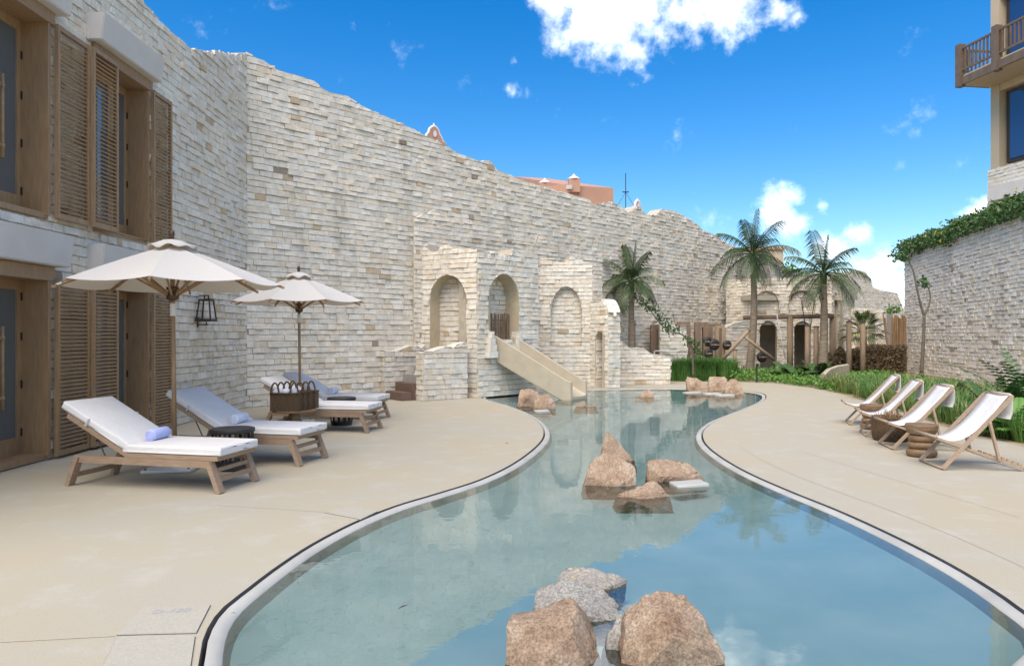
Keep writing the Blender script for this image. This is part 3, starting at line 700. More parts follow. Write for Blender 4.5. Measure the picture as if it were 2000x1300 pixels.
for px, s in ((955, 1), (1008, -1)):     # broken parapet lumps at the slide mouth
    p = E1+dB*upx(px, E1, B1)+nB*.06
    mb = MB()
    for k in range(4): mb.box(-.16+.03*k, .16-.045*k, -.12, .16, 1.0+.17*k, 1.165+.17*k, Matrix.Translation((p.x-.5, p.y-18.3, 0)) @ Matrix.Rotation(R(45), 4, 'Z'), random.random()*.6)
    mb.build('mouth_stone', M['brick_pale'], sl)
# --- ruin stubs and arcade in the garden
def stub(px0, px1, Y, top, label, z0=0):
    w = Wall('ruin_stub', label, 'wall', mat='brick_pale'); a, b = P(px0, 700, Y).to_2d(), P(px1, 700, Y+.0).to_2d()
    w.panel(a, b, prof(top, a, b), th=.9, cap=.03); w.panel(b, b+Vector((.0, .9)), zpx(px1, top[-1][1], a, b)[1], th=.3, flip=True); return w.finish(60)
stub(1288, 1341, 25.6, [(1288,634),(1300,625),(1312,630),(1326,640),(1341,648)], 'stone stub with sloping white cap behind the leaning sapling')
stub(1418, 1466, 28.2, [(1418,640),(1432,632),(1450,628),(1466,628)], 'low stone stub beside the leftmost of the two tall palms')
arc = Wall('garden_arcade', 'two storey cream stone arcade with round arches behind the palms', 'building', mat='brick_pale')
A0, A1 = Vector((9.6, 29.2)), Vector((12.75, 28.6)); A2 = A1+Vector((1.3, 1.75))
ups = [arch(1473, 1521, 568, 594, 618, A0, A1), arch(1540, 1592, 567, 594, 618, A0, A1)]
los = [arch(1484, 1517, 627, 645, 712, A0, A1), arch(1551, 1583, 627, 645, 712, A0, A1)]
for o in los: o['z0'] = 0
arc.panel(A0, A1, prof([(1465,545),(1500,543),(1560,541),(1622,538)], A0, A1), openings=los+ups, th=.35)
arc.panel(A0, A1, 3.62, z0=2.0, th=.1, back=.14, seed=31)
arc.panel(A0+Vector((-.6,.9)), A0, 3.9, th=.3)
LA = (A2-A1).length
arc.panel(A1, A2, 3.95, openings=[dict(c=LA*.28, w=.5, z0=.6, spring=3.0, rise=.3), dict(c=LA*.72, w=.5, z0=.6, spring=3.0, rise=.3)], th=.3)
arc.panel(A1, A2, 3.7, th=.2, back=.32, seed=21)
bk = MB(); bk.box(9.6, 13.4, 30.6, 30.9, 0, 3.6); bk.build('back_wall', M['mortar'], arc.root)
bk = MB(); bk.box(9.4, 13.4, 29.0, 30.9, 3.0, 3.2); bk.build('shade_slab', M['mortar'], arc.root)  # unseen roof slab added to keep the arcade interior dark
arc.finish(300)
ar2 = Wall('far_arcade', 'distant stone wall with two dark pointed arches beyond the fan palm', 'building', mat='brick_pale')
A3, A4 = P(1655, 700, 35).to_2d(), P(1732, 700, 33).to_2d()
ar2.panel(A3, A4, prof([(1655,600),(1690,603),(1732,606)], A3, A4), openings=[arch(1674, 1689, 612, 628, 700, A3, A4), arch(1697, 1711, 612, 628, 700, A3, A4)], th=.4)
ar2.finish(150)
# --- right hand retaining wall
rw = Wall('garden_wall', 'pale limestone garden wall topped with flowering creeper at right', 'wall', mat='brick_pale')
RW0, RW1 = Vector((17.0, 31.0)), Vector((12.6, 12.2))
LR = (RW1-RW0).length
rw.panel(RW0, RW1, [(0, 5.20), (LR*.5, 5.28), (LR, 5.35)], th=.6)
rw.panel(RW0+Vector((3, .6)), RW0, 5.2, th=.5, flip=True)
rw.finish()
# ------------------------------------------------------------------ rocks
def rock(name, label, pts, mat='rock', seed=0, sub=2, amp=.035, group=None, bev=.04):
    c = sum((Vector(p) for p in pts), Vector())/len(pts); c.z = min(p[2] for p in pts)
    bm = bmesh.new()
    for p in pts: bm.verts.new(Vector(p)-c)
    r = bmesh.ops.convex_hull(bm, input=bm.verts[:]); bmesh.ops.delete(bm, geom=[v for v in bm.verts if not v.link_faces], context='VERTS')
    bmesh.ops.dissolve_limit(bm, angle_limit=.15, verts=bm.verts[:], edges=bm.edges[:])
    bmesh.ops.bevel(bm, geom=bm.edges[:], offset=bev, segments=1, affect='EDGES', clamp_overlap=True)
    bmesh.ops.triangulate(bm, faces=bm.faces[:])
    for _ in range(sub+1): bmesh.ops.subdivide_edges(bm, edges=bm.edges[:], cuts=1, use_grid_fill=True)
    bmesh.ops.triangulate(bm, faces=bm.faces[:])
    so = Vector((seed*7.3, seed*3.1, 0)); bm.normal_update()
    for v in bm.verts:
        d = noise.fractal((v.co+so)*3.5, 1, 2, 3)*amp*.4-abs(noise.fractal((v.co+so)*7, .8, 2.1, 4))*amp*.6+noise.fractal((v.co+so)*30, 1, 2, 2)*amp*.18
        fv = noise.voronoi((v.co+so)*5.5)[0]; d -= amp*.55*max(0, .14-(fv[1]-fv[0]))/.14; d += amp*.5*(fv[0]-.3)
        v.co += v.normal*d
    bmesh.ops.recalc_face_normals(bm, faces=bm.faces[:])
    for e in bm.edges:
        if e.calc_face_angle(0) > .42: e.smooth = False
    o = bm_obj(name, bm, M[mat], None, False); o.location = c
    return tag(o, label, 'rock', group)
def rk(label, px, ybase, w, d, h, sh, seed, mat='rock', z=-.04, group=None, rot=0, zb=-.18):
    """sh: points (x,y,z) in unit box x,y -1..1, z 0..1 ; placed at ground point seen at px,ybase"""
    g = G(px, ybase, z); k = g.y/F
    pts = []
    for x, y, zz in sh:
        xr = x*math.cos(rot)-y*math.sin(rot); yr = x*math.sin(rot)+y*math.cos(rot)
        pts.append((g.x+xr*w/2, g.y+d/2+yr*d/2, z+zz*h if zz >= 0 else zb))
    return rock('rock', label, pts, mat, seed, amp=.03*max(w, h)/.7, group=group, bev=.012*min(w, h))
base = [(-1,-.7,-1),(-.8,.9,-1),(.9,.8,-1),(1,-.6,-1),(0,-1,-1)]
mid = [(-1,-.7,0),(-.9,.8,0),(.95,.7,0),(1,-.6,0),(0,-1,0)]
# front group
rk('brown granite boulder with flat sloping top, nearest the camera', 1085, 1322, .47, .42, .24, [(-1.05,-.8,-1),(1.05,-.8,-1),(1,.8,-1),(-.95,.8,-1),(-.98,-.2,.70),(-.9,.5,.74),(.45,.85,1.0),(.52,.2,1.0),(.35,-.55,.62),(1.0,.0,.1),(.9,.7,.5),(-.3,-.95,.2)], 1)
rk('rounded orange brown boulder at front right of the pool rocks', 1318, 1316, .54, .42, .31, [(-1,-.8,-1),(1.05,-.8,-1),(1,.8,-1),(-1,.8,-1),(-.82,-.4,.5),(-.75,.3,.62),(-.35,.2,.95),(.0,.3,1.0),(.4,.2,.93),(.7,-.2,.62),(.95,-.6,.15),(0,-1,.55),(.8,.6,.5)], 2)
rk('low grey stone tucked beside the rounded orange boulder', 1236, 1285, .28, .26, .16, [(-1,-.7,-1),(1,-.7,-1),(1,.8,-1),(-1,.8,-1),(-.8,-.3,.6),(-.3,.3,1),(.7,.2,.9),(.6,-.7,.4)], 3, 'rock_grey')
rk('smooth blue grey boulder behind the flat topped boulder', 1130, 1222, .52, .36, .16, [(-1,-.7,-1),(1,-.7,-1),(.95,.8,-1),(-1,.8,-1),(-.98,-.5,.25),(-.85,.4,.72),(-.2,.7,1),(.1,.6,.97),(.75,.4,.62),(.95,-.1,.35),(.9,-.8,.05),(-.1,-.9,.42)], 4, 'rock_grey')
rk('flat pale boulder with mustard stained end, farthest of the front rocks', 1166, 1160, .50, .34, .10, [(-.9,-.5,-1),(.7,-.5,-1),(.7,.8,-1),(-.9,.8,-1),(-.95,-.2,.7),(-.7,.3,1),(-.2,.4,.95),(.4,.2,.75),(.9,0,.4),(.2,-.9,.3),(-.8,-.7,.3)], 5, 'rock_ochre')
# middle group
rk('tall pointed brown rock standing in mid pool', 1205, 905, .50, .42, .37, [(-.75,-.7,-1),(1.1,-.7,-1),(1,.8,-1),(-.75,.8,-1),(-.68,-.2,.55),(-.52,.1,.93),(-.32,.2,1.0),(-.1,.1,.92),(.4,-.1,.42),(1.0,-.2,.02),(-.7,-.7,.2)], 6)
rk('blocky tan boulder in front of the tall pointed rock', 1196, 953, .60, .42, .32, [(-1.05,-.8,-1),(.9,-.8,-1),(.9,.8,-1),(-1,.8,-1),(-.85,-.5,.35),(-.72,.2,.72),(-.25,.5,1.0),(.35,.4,.95),(.85,.1,.66),(.9,-.2,.5),(.35,-.9,.12),(.9,-.6,.05)], 7)
rk('long low brown boulder right of the blocky tan boulder', 1324, 944, .64, .36, .22, [(-1,-.7,-1),(1.05,-.7,-1),(1,.8,-1),(-.95,.8,-1),(-.98,-.2,.8),(-.9,.4,1.0),(0,.5,1.0),(.55,.3,.85),(.75,-.1,.55),(1.02,-.3,.05),(-.6,-.9,.35),(.2,-.9,.32)], 8)
rk('half sunk ochre rock at the front of the middle group', 1260, 978, .56, .34, .15, [(-1,-.8,-1),(1.1,-.8,-1),(1,.8,-1),(-1,.8,-1),(-.9,-.2,.25),(-.3,.1,.55),(.35,.3,1.0),(.6,.2,.95),(.95,-.1,.2),(0,-.9,.15)], 9)
# slide group
rk('pale brown rock at left of the slide foot', 1033, 796, .62, .5, .42, [(-.9,-.7,-1),(1,-.7,-1),(1,.8,-1),(-.9,.8,-1),(-.75,-.3,.5),(-.6,.2,.95),(.2,.3,1.0),(.7,.1,.75),(.9,-.6,.2),(-.2,-.9,.5)], 10)
rk('smaller cracked rock leaning against the slide foot', 1062, 800, .56, .42, .32, [(-.9,-.8,-1),(1,-.8,-1),(1,.8,-1),(-.9,.8,-1),(-.7,-.4,.5),(-.3,.2,.95),(.4,.3,1.0),(.9,.0,.55),(.3,-.9,.3)], 11)
rk('flat tan rock awash in the pool right of the slide', 1146, 797, .55, .4, .06, [(-1,-.7,-1),(1,-.7,-1),(1,.8,-1),(-1,.8,-1),(-.8,0,.6),(-.2,.3,1),(.5,.2,.9),(.9,0,.2)], 12)
rk('small cream rock alone in the far pool', 1262, 777, .50, .35, .20, [(-1,-.7,-1),(1,-.7,-1),(1,.8,-1),(-1,.8,-1),(-.9,0,.15),(-.1,.3,.6),(.5,.3,1),(.8,0,.8),(.9,-.5,.1)], 13)
# far group
rk('leftmost jagged rock of the far trio by the planting', 1366, 768, .66, .5, .46, [(-.8,-.7,-1),(1,-.7,-1),(1,.8,-1),(-.8,.8,-1),(-1,-.2,.75),(-.8,.3,1.0),(.1,.3,.9),(.7,.2,.6),(.98,-.2,.35),(-.6,-.8,.4)], 14)
rk('blocky middle rock of the far trio by the planting', 1406, 768, .58, .5, .46, [(-1,-.7,-1),(1,-.7,-1),(1,.8,-1),(-1,.8,-1),(-.92,-.2,.85),(-.7,.3,1.0),(.8,.3,.97),(.95,-.2,.8),(.9,-.8,.15),(-.9,-.8,.15)], 15)
rk('rightmost rounded rock of the far trio by the planting', 1437, 772, .54, .5, .44, [(-1,-.7,-1),(1,-.7,-1),(1,.8,-1),(-1,.8,-1),(-.85,-.2,.5),(-.3,.2,.95),(.3,.3,1.0),(.85,0,.7),(.95,-.5,.2)], 16)
def slab(px, py, w, d, label):
    g = G(px, py, -.02); o = rbox('stepping_slab', M['coping'], None, (w, d, .07), r=.012, seg=2); o.location = (g.x, g.y, -.03); o.rotation_euler = (R(2), R(-2), R(12))
    tag(o, label, 'slab', 'white slabs among the rocks')
slab(1346, 946, .36, .22, 'white flat slab beside the long low boulder in mid pool')
slab(1352, 767, .44, .3, 'leftmost white slab at the foot of the far rocks'); slab(1391, 769, .44, .3, 'middle white slab at the foot of the far rocks'); slab(1415, 772, .44, .3, 'rightmost white slab at the foot of the far rocks')
slab(1058, 803, .3, .22, 'white slab at the rocks left of the slide')
def ring_fit(px, py, label, r=.045):
    g = G(px, py, -.17); mb = MB(); mb.lathe([(r, 0), (r, .012), (r*.8, .016), (r*.55, .012), (r*.5, .004)], n=20); o = mb.build('pool_fitting', M['white_metal'], None, True); o.location = (g.x, g.y, -.169)
    tag(o, label, 'drain', 'white fittings on the pool floor')
ring_fit(926, 1033, 'small white ring fitting on the pool floor in the open water'); ring_fit(1231, 1190, 'white round drain lid on the pool floor between the front rocks', .06)
def leaf_litter(px, py, L_, rz, label, z):
    g = G(px, py, z); mb = MB(); mb.add([(-L_/2,0,0),(0,-L_*.1,.004),(L_/2,0,0),(0,L_*.1,.006)], [(0,1,2,3)]); o = mb.build('fallen_leaf', M['bark'], None); o.location = (g.x, g.y, z); o.rotation_euler = (0,0,rz); tag(o, label, 'leaf')
leaf_litter(788, 1184, .10, R(52), 'thin brown leaf floating on the water', -.038); leaf_litter(456, 1197, .035, R(10), 'tiny brown leaf on the white pool edge', .006); leaf_litter(990, 865, .10, R(60), 'dark twig on the deck near the pool bend', .004)
# ------------------------------------------------------------------ sunbeds
def sunbed():
    t = bpy.data.objects.new('sun_lounger', None); col.objects.link(t)
    W_ = .31
    for s in (-1, 1):
        y = s*W_
        mb = MB(); mb.bar((.09, y, .285), (1.70, y, .285), .045, .07); mb.build('side_rail', M['lounge_wood'], t)
        for a, b in (((.125, y, .315), (0, y, 0)), ((1.665, y, .315), (1.79, y, 0))):
            mb = MB(); mb.bar(a, b, .05, .085, up=(0,1,0)); lg = mb.build('leg', M['lounge_wood'], t)
        mb = MB(); mb.bar((.02, y*.99, .345), (1.10, y*.99, .345), .05, .045); mb.build('seat_rail', M['lounge_wood'], t)
        mb = MB(); mb.bar((1.06, y*.97, .335), (1.80, y*.97, .735), .05, .05); mb.build('back_rail', M['lounge_wood'], t)
        mb = MB(); mb.tube([(1.50, y*.9, .56), (1.36, y*.9, .29)], .007, 6); mb.build('back_strut', M['black'], t)
    mb = MB()
    for x, z, h in ((.045, .13, .05), (.085, .22, .04), (.03, .345, .045), (1.74, .13, .05), (1.09, .335, .04)): mb.bar((x, -W_+.02, z), (x, W_-.02, z), .03, h); 
    cross = [mb]
    for x, z, h in ((.045, .13, .05), (.085, .22, .04), (.03, .345, .045), (1.745, .11, .05), (1.09, .335, .04), (1.79, .73, .045)):
        m2 = MB(); m2.bar((x, -W_+.024, z), (x, W_-.024, z), .03, h); m2.build('cross_bar', M['lounge_wood'], t)
    for k in range(9):
        m2 = MB(); x = .12+.107*k; m2.box(x, x+.085, -W_+.03, W_-.03, .352, .366); m2.build('slat', M['lounge_wood'], t)
    c = rbox('seat_cushion', M['cushion'], t, (1.14, .66, .085), Matrix.Translation((.555, 0, .415)), r=.03, seg=3, bulge=.012)
    ang = math.atan2(.40, .74); Mx = Matrix.Translation((1.10, 0, .40)) @ Matrix.Rotation(-ang, 4, 'Y') @ Matrix.Translation((.43, 0, .035))
    b = rbox('back_cushion', M['cushion'], t, (.90, .66, .085), Mx, r=.03, seg=3, bulge=.012)
    for s in (-1, 1):
        m2 = MB(); m2.bar(Mx @ Vector((.08, s*.335, -.045)), Mx @ Vector((.08, s*.335, .04)), .05, .006, up=(1,0,0)); m2.build('strap', M['cushion'], b)
    return t
def place_bed(t, foot, head, label):
    f, h = Vector(foot), Vector(head); d = (h-f).normalized(); t.location = (f.x, f.y, 0); t.rotation_euler = (0, 0, math.atan2(d.y, d.x)); tag(t, label, 'sun lounger', 'sun loungers along the stone wall')
bed0 = sunbed()
beds = [bed0]+[copy_tree(bed0) for _ in range(3)]
place_bed(beds[0], (-2.83, 7.43), (-4.57, 7.82), 'white cushioned teak sun lounger nearest the camera, with a blue rolled towel')
place_bed(beds[1], (-2.47, 8.91), (-4.2, 9.33), 'second teak sun lounger, under the near parasol edge, with a white rolled towel')
place_bed(beds[2], (-2.27, 11.85), (-4.05, 12.15), 'third teak sun lounger, behind the basket table')
place_bed(beds[3], (-2.42, 13.5), (-4.2, 13.8), 'farthest teak sun lounger, nearest the stairs')
def towel(bed, x, y, z, L_, mat, label, rz=R(8), r=.062):
    o = thing('rolled_towel', label, 'towel', bed.matrix_basis @ Vector((x, y, z)), bed.rotation_euler.z+math.pi/2+rz, 'rolled towels on the sunbeds')
    mb = MB(); n = 20; rr = []
    mb.tube([(-L_/2, 0, r), (-L_/2+.012, 0, r), (L_/2-.012, 0, r), (L_/2, 0, r)], [r*.9, r, r, r*.9], n); mb.build('roll', mat, o, True)
    for sx in (-1, 1):
        sp = MB(); pts = []
        for k in range(44):
            a = k*.42; q = r*.10+r*.80*k/43; pts.append((sx*(L_/2+.001), q*math.cos(a), r+q*math.sin(a)))
        sp.tube(pts, .004, 5); sp.build('spiral_end', M['towel_white'] if mat == M['towel_white'] else M['towel_blue'], o, True)
    mb = MB(); mb.box(-L_/2+.01, L_/2-.01, -r-.012, -r+.05, .004, .016); mb.build('loose_edge', mat, o)
towel(beds[0], .98, -.02, .462, .30, M['towel_blue'], 'periwinkle blue rolled towel on the nearest sun lounger')
towel(beds[1], 1.0, .06, .462, .30, M['towel_white'], 'white rolled towel on the second sun lounger')
towel(beds[3], .98, .04, .462, .32, M['towel_white'], 'pale lilac rolled towel on the farthest sun lounger')
# ------------------------------------------------------------------ parasols
def parasol():
    t = bpy.data.objects.new('parasol', None); col.objects.link(t)
    Rr, ze, za = 1.22, 2.17, 2.63
    mb = MB(); n = 8; sub = 6; rings = [.02, .15, .3, .5, .7, .85, 1.0]; vs = []; fs = []
    for i, q in enumerate(rings):
        for k in range(n*sub):
            s = (k % sub)/sub; a0 = 2*math.pi*(k//sub)/n+.2; a1 = a0+2*math.pi/n
            p0 = Vector((math.cos(a0), math.sin(a0), 0)); p1 = Vector((math.cos(a1), math.sin(a1), 0)); p = p0.lerp(p1, s)*Rr*q
            sag = .035*4*s*(1-s)*q
            vs.append((p.x, p.y, za+(ze-za)*(q**1.12)-sag))
    m = n*sub
    for i in range(len(rings)-1):
        for k in range(m): fs.append((i*m+k, i*m+(k+1) % m, (i+1)*m+(k+1) % m, (i+1)*m+k))
    mb.add(vs, fs); can = mb.build('canopy', M['canopy'], t, False)
    sm = can.modifiers.new('thick', 'SOLIDIFY'); sm.thickness = .004
    v2 = MB(); vs = []; fs = []
    for i, (q, z) in enumerate(((.01, 2.70), (.1, 2.685), (.19, 2.645), (.27, 2.60))):
        for k in range(48):
            a = 2*math.pi*k/48+.2; w = (.018*math.sin(a*8)+.01*math.sin(a*5+1)) if i == 3 else 0
            vs.append((q*math.cos(a), q*math.sin(a), z+w))
    for i in range(3):
        for k in range(48): fs.append((i*48+k, i*48+(k+1) % 48, (i+1)*48+(k+1) % 48, (i+1)*48+k))
    v2.add(vs, fs); ve = v2.build('vent_flap', M['canopy'], can, True); sm = ve.modifiers.new('thick', 'SOLIDIFY'); sm.thickness = .005
    mb = MB(); mb.tube([(0,0,.03), (0,0,2.68)], .025, 12); mb.build('pole', M['dark_wood'] if False else M['teak'], t, True)
    mb = MB(); mb.lathe([(.0, 2.70), (.03, 2.71), (.022, 2.735), (.034, 2.76), (.028, 2.79), (.004, 2.815)], n=12); mb.build('finial', M['dark_wood'], t, True)
    mb = MB(); mb.lathe([(.03, 1.98), (.07, 2.0), (.075, 2.06), (.05, 2.075), (.05, 2.10), (.07, 2.11), (.07, 2.14), (.03, 2.15)], n=12); mb.build('hub', M['dark_wood'], t, True)
    mb = MB(); mb.lathe([(.031, 1.80), (.034, 1.81), (.034, 1.94), (.031, 1.95)], n=12); mb.tube([(.03,-.02,1.80),(.05,-.04,1.77),(.07,-.02,1.73)], .004, 5); mb.build('cord_sleeve', M['cushion'], t, True)
    for k in range(8):
        a = 2*math.pi*k/8+.2; c, s = math.cos(a), math.sin(a)
        f = lambda q: Vector((c*Rr*q, s*Rr*q, za+(ze-za)*(q**1.12)-.022))
        mb = MB(); mb.bar(f(.06), f(.5), .02, .028); mb.bar(f(.5), f(1.03), .02, .028); rb = mb.build('rib', M['teak'], t)
        mb = MB(); mb.bar((c*.06, s*.06, 2.05), f(.50)-Vector((0,0,.02)), .02, .028); mb.build('strut', M['teak'], rb)
    b = rbox('base_plate', M['white_metal'], t, (.56, .56, .035), Matrix.Translation((0, 0, .02)), r=.008, seg=2)
    mb = MB(); mb.tube([(0,0,.03), (0,0,.32)], .034, 14); mb.build('base_tube', M['white_metal'], t, True)
    for sx in (-1, 1):
        for sy in (-1, 1): mb = MB(); mb.lathe([(.014, 0), (.014, .01), (.004, .014)], (sx*.24, sy*.24, .037), n=8); mb.build('bolt', M['black'], b)
    return t
u1 = parasol(); u2 = copy_tree(u1)
u1.location = (-3.97, 8.45, 0); u1.rotation_euler = (0, R(-.8), R(4)); tag(u1, 'nearest white wood-ribbed parasol, over the first sunbeds', 'parasol', 'parasols by the wall')
u2.location = (-3.78, 12.8, 0); u2.scale = (.95, .95, 1); u2.rotation_euler = (0, R(-.6), R(27)); tag(u2, 'farther white parasol, standing behind the basket table', 'parasol', 'parasols by the wall')
# ------------------------------------------------------------------ black side tables
def side_table(loc, label):
    t = thing('side_table', label, 'side table', loc, 0, 'black slatted side tables')
    mb = MB(); mb.lathe([(.245, .44), (.25, .45), (.25, .475), (.24, .485)], n=28); mb.build('top', M['black'], t)
    mb = MB(); mb.lathe([(.17, .0), (.18, .01), (.185, .07), (.17, .075)], n=24); mb.build('base_ring', M['black'], t)
    for k in range(12):
        a = 2*math.pi*k/12; c, s = math.cos(a), math.sin(a); mb = MB(); mb.bar((c*.225, s*.225, .45), (c*.235, s*.235, .33), .035, .014, up=(c, s, 0)); mb.bar((c*.235, s*.235, .34), (c*.178, s*.178, .05), .035, .014, up=(c, s, 0)); mb.build('slat', M['black'], t)
side_table((-3.28, 8.42, 0), 'black round side table between the first two sunbeds'); side_table((-3.0, 12.62, 0), 'black round side table between the two far sunbeds')
# ------------------------------------------------------------------ basket table with baskets
bt = thing('pedestal_table', 'low wooden pedestal table carrying the wicker baskets', 'table', (-3.40, 11.2, 0))
mb = MB(); mb.lathe([(.17, 0), (.175, .02), (.165, .12), (.09, .33), (.06, .40)], n=4); mb.build('pedestal', M['stool'], bt)
mb = MB(); mb.lathe([(.33, .385), (.34, .395), (.34, .41), (.33, .415)], n=32); mb.build('top', M['stool'], bt)
names = ['front wicker basket full of rolled towels on the pedestal table', 'second wicker basket in the row on the pedestal table', 'third wicker basket in the row on the pedestal table', 'rearmost wicker basket in the row on the pedestal table']
for k in range(4):
    t = thing('wicker_basket', names[k], 'basket', (-3.46+.045*k, 10.98+.15*k, .417), R(-4), 'wicker baskets on the pedestal table')
    w, d, h = .225, .07, .27; mb = MB()
    for (x0, x1, y0, y1) in ((-w, w, -d, -d+.018), (-w, w, d-.018, d), (-w, -w+.018, -d+.018, d-.018), (w-.018, w, -d+.018, d-.018)): mb.box(x0, x1, y0, y1, 0, h)
    mb.box(-w+.018, w-.018, -d+.018, d-.018, 0, .015); mb.build('body', M['wicker'], t)
    mb = MB(); mb.tube([(-w, -d, h), (w, -d, h), (w, d, h), (-w, d, h), (-w, -d, h)], .013, 8); mb.build('rim', M['wicker'], t, True)
    for sx in (-1, 1):
        pts = [(sx*(w-.075)+.065*math.cos(math.pi*j/10), -d+.006 if True else 0, h-.03+.19*math.sin(math.pi*j/10)) for j in range(11)]
        mb = MB(); mb.tube([(p[0]-.055*0, p[1], p[2]) for p in pts], .014, 8); mb.build('handle', M['wicker'], t, True)
    if k == 0:
        for j in range(3):
            o = thing('rolled_towel', ['leftmost', 'middle', 'rightmost'][j]+' folded towel poking out of the front basket', 'towel', (t.location.x-.13+.13*j, t.location.y-.0, t.location.z+.24), 0, 'towels in the front basket')
            mb = MB(); mb.tube([(0,-.045,.045), (0,.045,.045)], .06, 14); mb.build('roll', M['towel_white'], o, True)
# ------------------------------------------------------------------ wall lantern
ln = thing('wall_lantern', 'black metal lantern with tapered glass cage on the stone wall', 'lantern', (-5.80, 13.3, 1.78))
mb = MB(); mb.box(-.06, -.03, -.03, .03, -.06, .56); mb.build('back_plate', M['black'], ln)
mb = MB(); mb.bar((-.05, 0, .53), (.18, 0, .53), .018, .02); mb.bar((-.05, 0, -.01), (.16, 0, -.01), .018, .02); mb.bar((.17, 0, .53), (.17, 0, .46), .018, .018); mb.bar((.09, 0, .53), (.09, 0, .46), .018, .018); mb.bar((.13, 0, 0), (.13, 0, .06), .014, .014); mb.build('bracket', M['black'], ln)
for nm, r, z0, z1 in (('top_frame', .105, .43, .465), ('bottom_frame', .145, .05, .10)):
    mb = MB(); mb.box(.13-r, .13+r, -r, r, z0, z1); mb.build(nm, M['black'], ln)
for sx in (-1, 1):
    for sy in (-1, 1): mb = MB(); mb.bar((.13+sx*.13, sy*.13, .09), (.13+sx*.092, sy*.092, .44), .022, .022); mb.build('cage_bar', M['black'], ln)
# ------------------------------------------------------------------ deck chairs
def deck_chair():
    t = bpy.data.objects.new('deck_chair', None); col.objects.link(t)
    w = .29
    for s in (-1, 1):
        y = s*w
        mb = MB(); mb.bar((0, y, .015), (.76, y, .86), .03, .052, up=(0,1,0)); mb.build('back_rail', M['chair_wood'], t)
        y2 = s*(w-.037)
        mb = MB(); mb.bar((-.07, y2, .375), (.90, y2, .03), .03, .052, up=(0,1,0))
        for k in range(4): p = Vector((.66+.06*k, y2, .125-.0215*k)); mb.bar(p+Vector((0,0,.02)), p+Vector((.035,0,.012)), .03, .03)
        mb.build('seat_rail', M['chair_wood'], t)
        mb = MB(); mb.bar((.50, s*(w+.032), .565), (.60, s*(w+.032), .14), .026, .042, up=(0,1,0)); mb.build('prop_leg', M['chair_wood'], t)
        mb = MB(); mb.lathe([(.012, 0), (.012, .006)], n=8); o = mb.build('bolt', M['white_metal'], t); o.location = (.505, s*(w+.046), .56); o.rotation_euler = (R(90), 0, 0)
    for a, r in (((0, .02), .014), ((.765, .865), .017), ((-.07, .385), .017), ((.89, .035), .012), ((.595, .15), .012)):
        mb = MB(); mb.tube([(a[0], -w, a[1]), (a[0], w, a[1])], r, 8); mb.build('cross_bar', M['chair_wood'], t, True)
    mb = MB(); vs = []; fs = []; n = 18
    for i in range(n+1):
        q = i/n; x = -.075+.84*q; z = .40+(.88-.40)*q-.235*(math.sin(math.pi*q**.85)**1.1)
        for s in (-1, -.5, 0, .5, 1): vs.append((x, s*.225, z-.012*(1-s*s)))
    for i in range(n):
        for k in range(4): a = i*5+k; fs.append((a, a+1, a+6, a+5))
    mb.add(vs, fs); o = mb.build('sling', M['sling'], t, True); sm = o.modifiers.new('thick', 'SOLIDIFY'); sm.thickness = .004
    mb = MB(); vs = []; fs = []
    prof_ = [(.775, .885), (.80, .87), (.805, .80), (.80, .66), (.785, .60), (.75, .605)]
    for x, z in prof_:
        for s in (-1, 0, 1): vs.append((x, s*.2, z))
    for i in range(len(prof_)-1):
        for k in range(2): a = i*3+k; fs.append((a, a+1, a+4, a+3))
    mb.add(vs, fs); o = mb.build('back_flap', M['cushion'], t, True); sm = o.modifiers.new('thick', 'SOLIDIFY'); sm.thickness = .012
    return t
ch0 = deck_chair(); chs = [ch0]+[copy_tree(ch0) for _ in range(3)]
CH = [((5.06, 8.66), (-.06, -.51), 'white sling deck chair nearest the camera'), ((5.28, 10.13), (-.10, -.54), 'second white sling deck chair, between the stump stool and the woven basket'), ((5.58, 11.4), (-.19, -.6), 'third white sling deck chair, behind the woven basket'), ((6.02, 12.85), (-.24, -.7), 'farthest white sling deck chair by the grass')]
for c, (p, wv, lb) in zip(chs, CH):
    wv = Vector(wv).normalized(); ax = Vector((-wv.y, wv.x)); c.location = (p[0], p[1], 0); c.rotation_euler = (0, 0, math.atan2(ax.y, ax.x)); tag(c, lb, 'deck chair', 'sling deck chairs facing the pool')
def stump(loc, label, s=1):
    t = thing('stump_stool', label, 'stool', loc, 0, 'carved stump stools'); t.scale = (s, s, s)
    for z, r, h in ((0, .185, .11), (.10, .165, .10), (.19, .16, .10)):
        mb = MB(); mb.lathe([(r*.75, z), (r*.96, z+.02), (r, z+h*.5), (r*.95, z+h*.82), (r*.7, z+h)], n=22, sx=1, sy=.97); mb.build('disc', M['stool'], t, True)
    mb = MB(); mb.lathe([(.12, .285), (.165, .30), (.19, .36), (.193, .41), (.185, .42)], n=24); mb.build('seat', M['stool'], t)
stump((5.33, 9.33, 0), 'stacked disc wooden stool beside the nearest deck chair'); stump((6.05, 12.05, 0), 'stacked disc wooden stool beside the farthest deck chair', .98)
bp_ = thing('woven_planter', 'dark woven round basket holding dried plants between the deck chairs', 'basket', (5.68, 10.75, 0))
mb = MB(); mb.lathe([(.22, 0), (.25, .03), (.27, .18), (.255, .34), (.265, .36), (.24, .36), (.23, .30)], n=26); mb.build('body', M['wicker'], bp_, True)
mb = MB()
for k in range(120):
    a = random.uniform(0, 6.28); q = random.uniform(0, .2); p = Vector((q*math.cos(a), q*math.sin(a), .3)); e = p+Vector((random.uniform(-.1,.1), random.uniform(-.1,.1), random.uniform(.06,.16))); mb.tube([p, e], [.006, .002], 4)
tag(mb.build('dried_stems', M['bamboo'], bp_), kind='stuff')
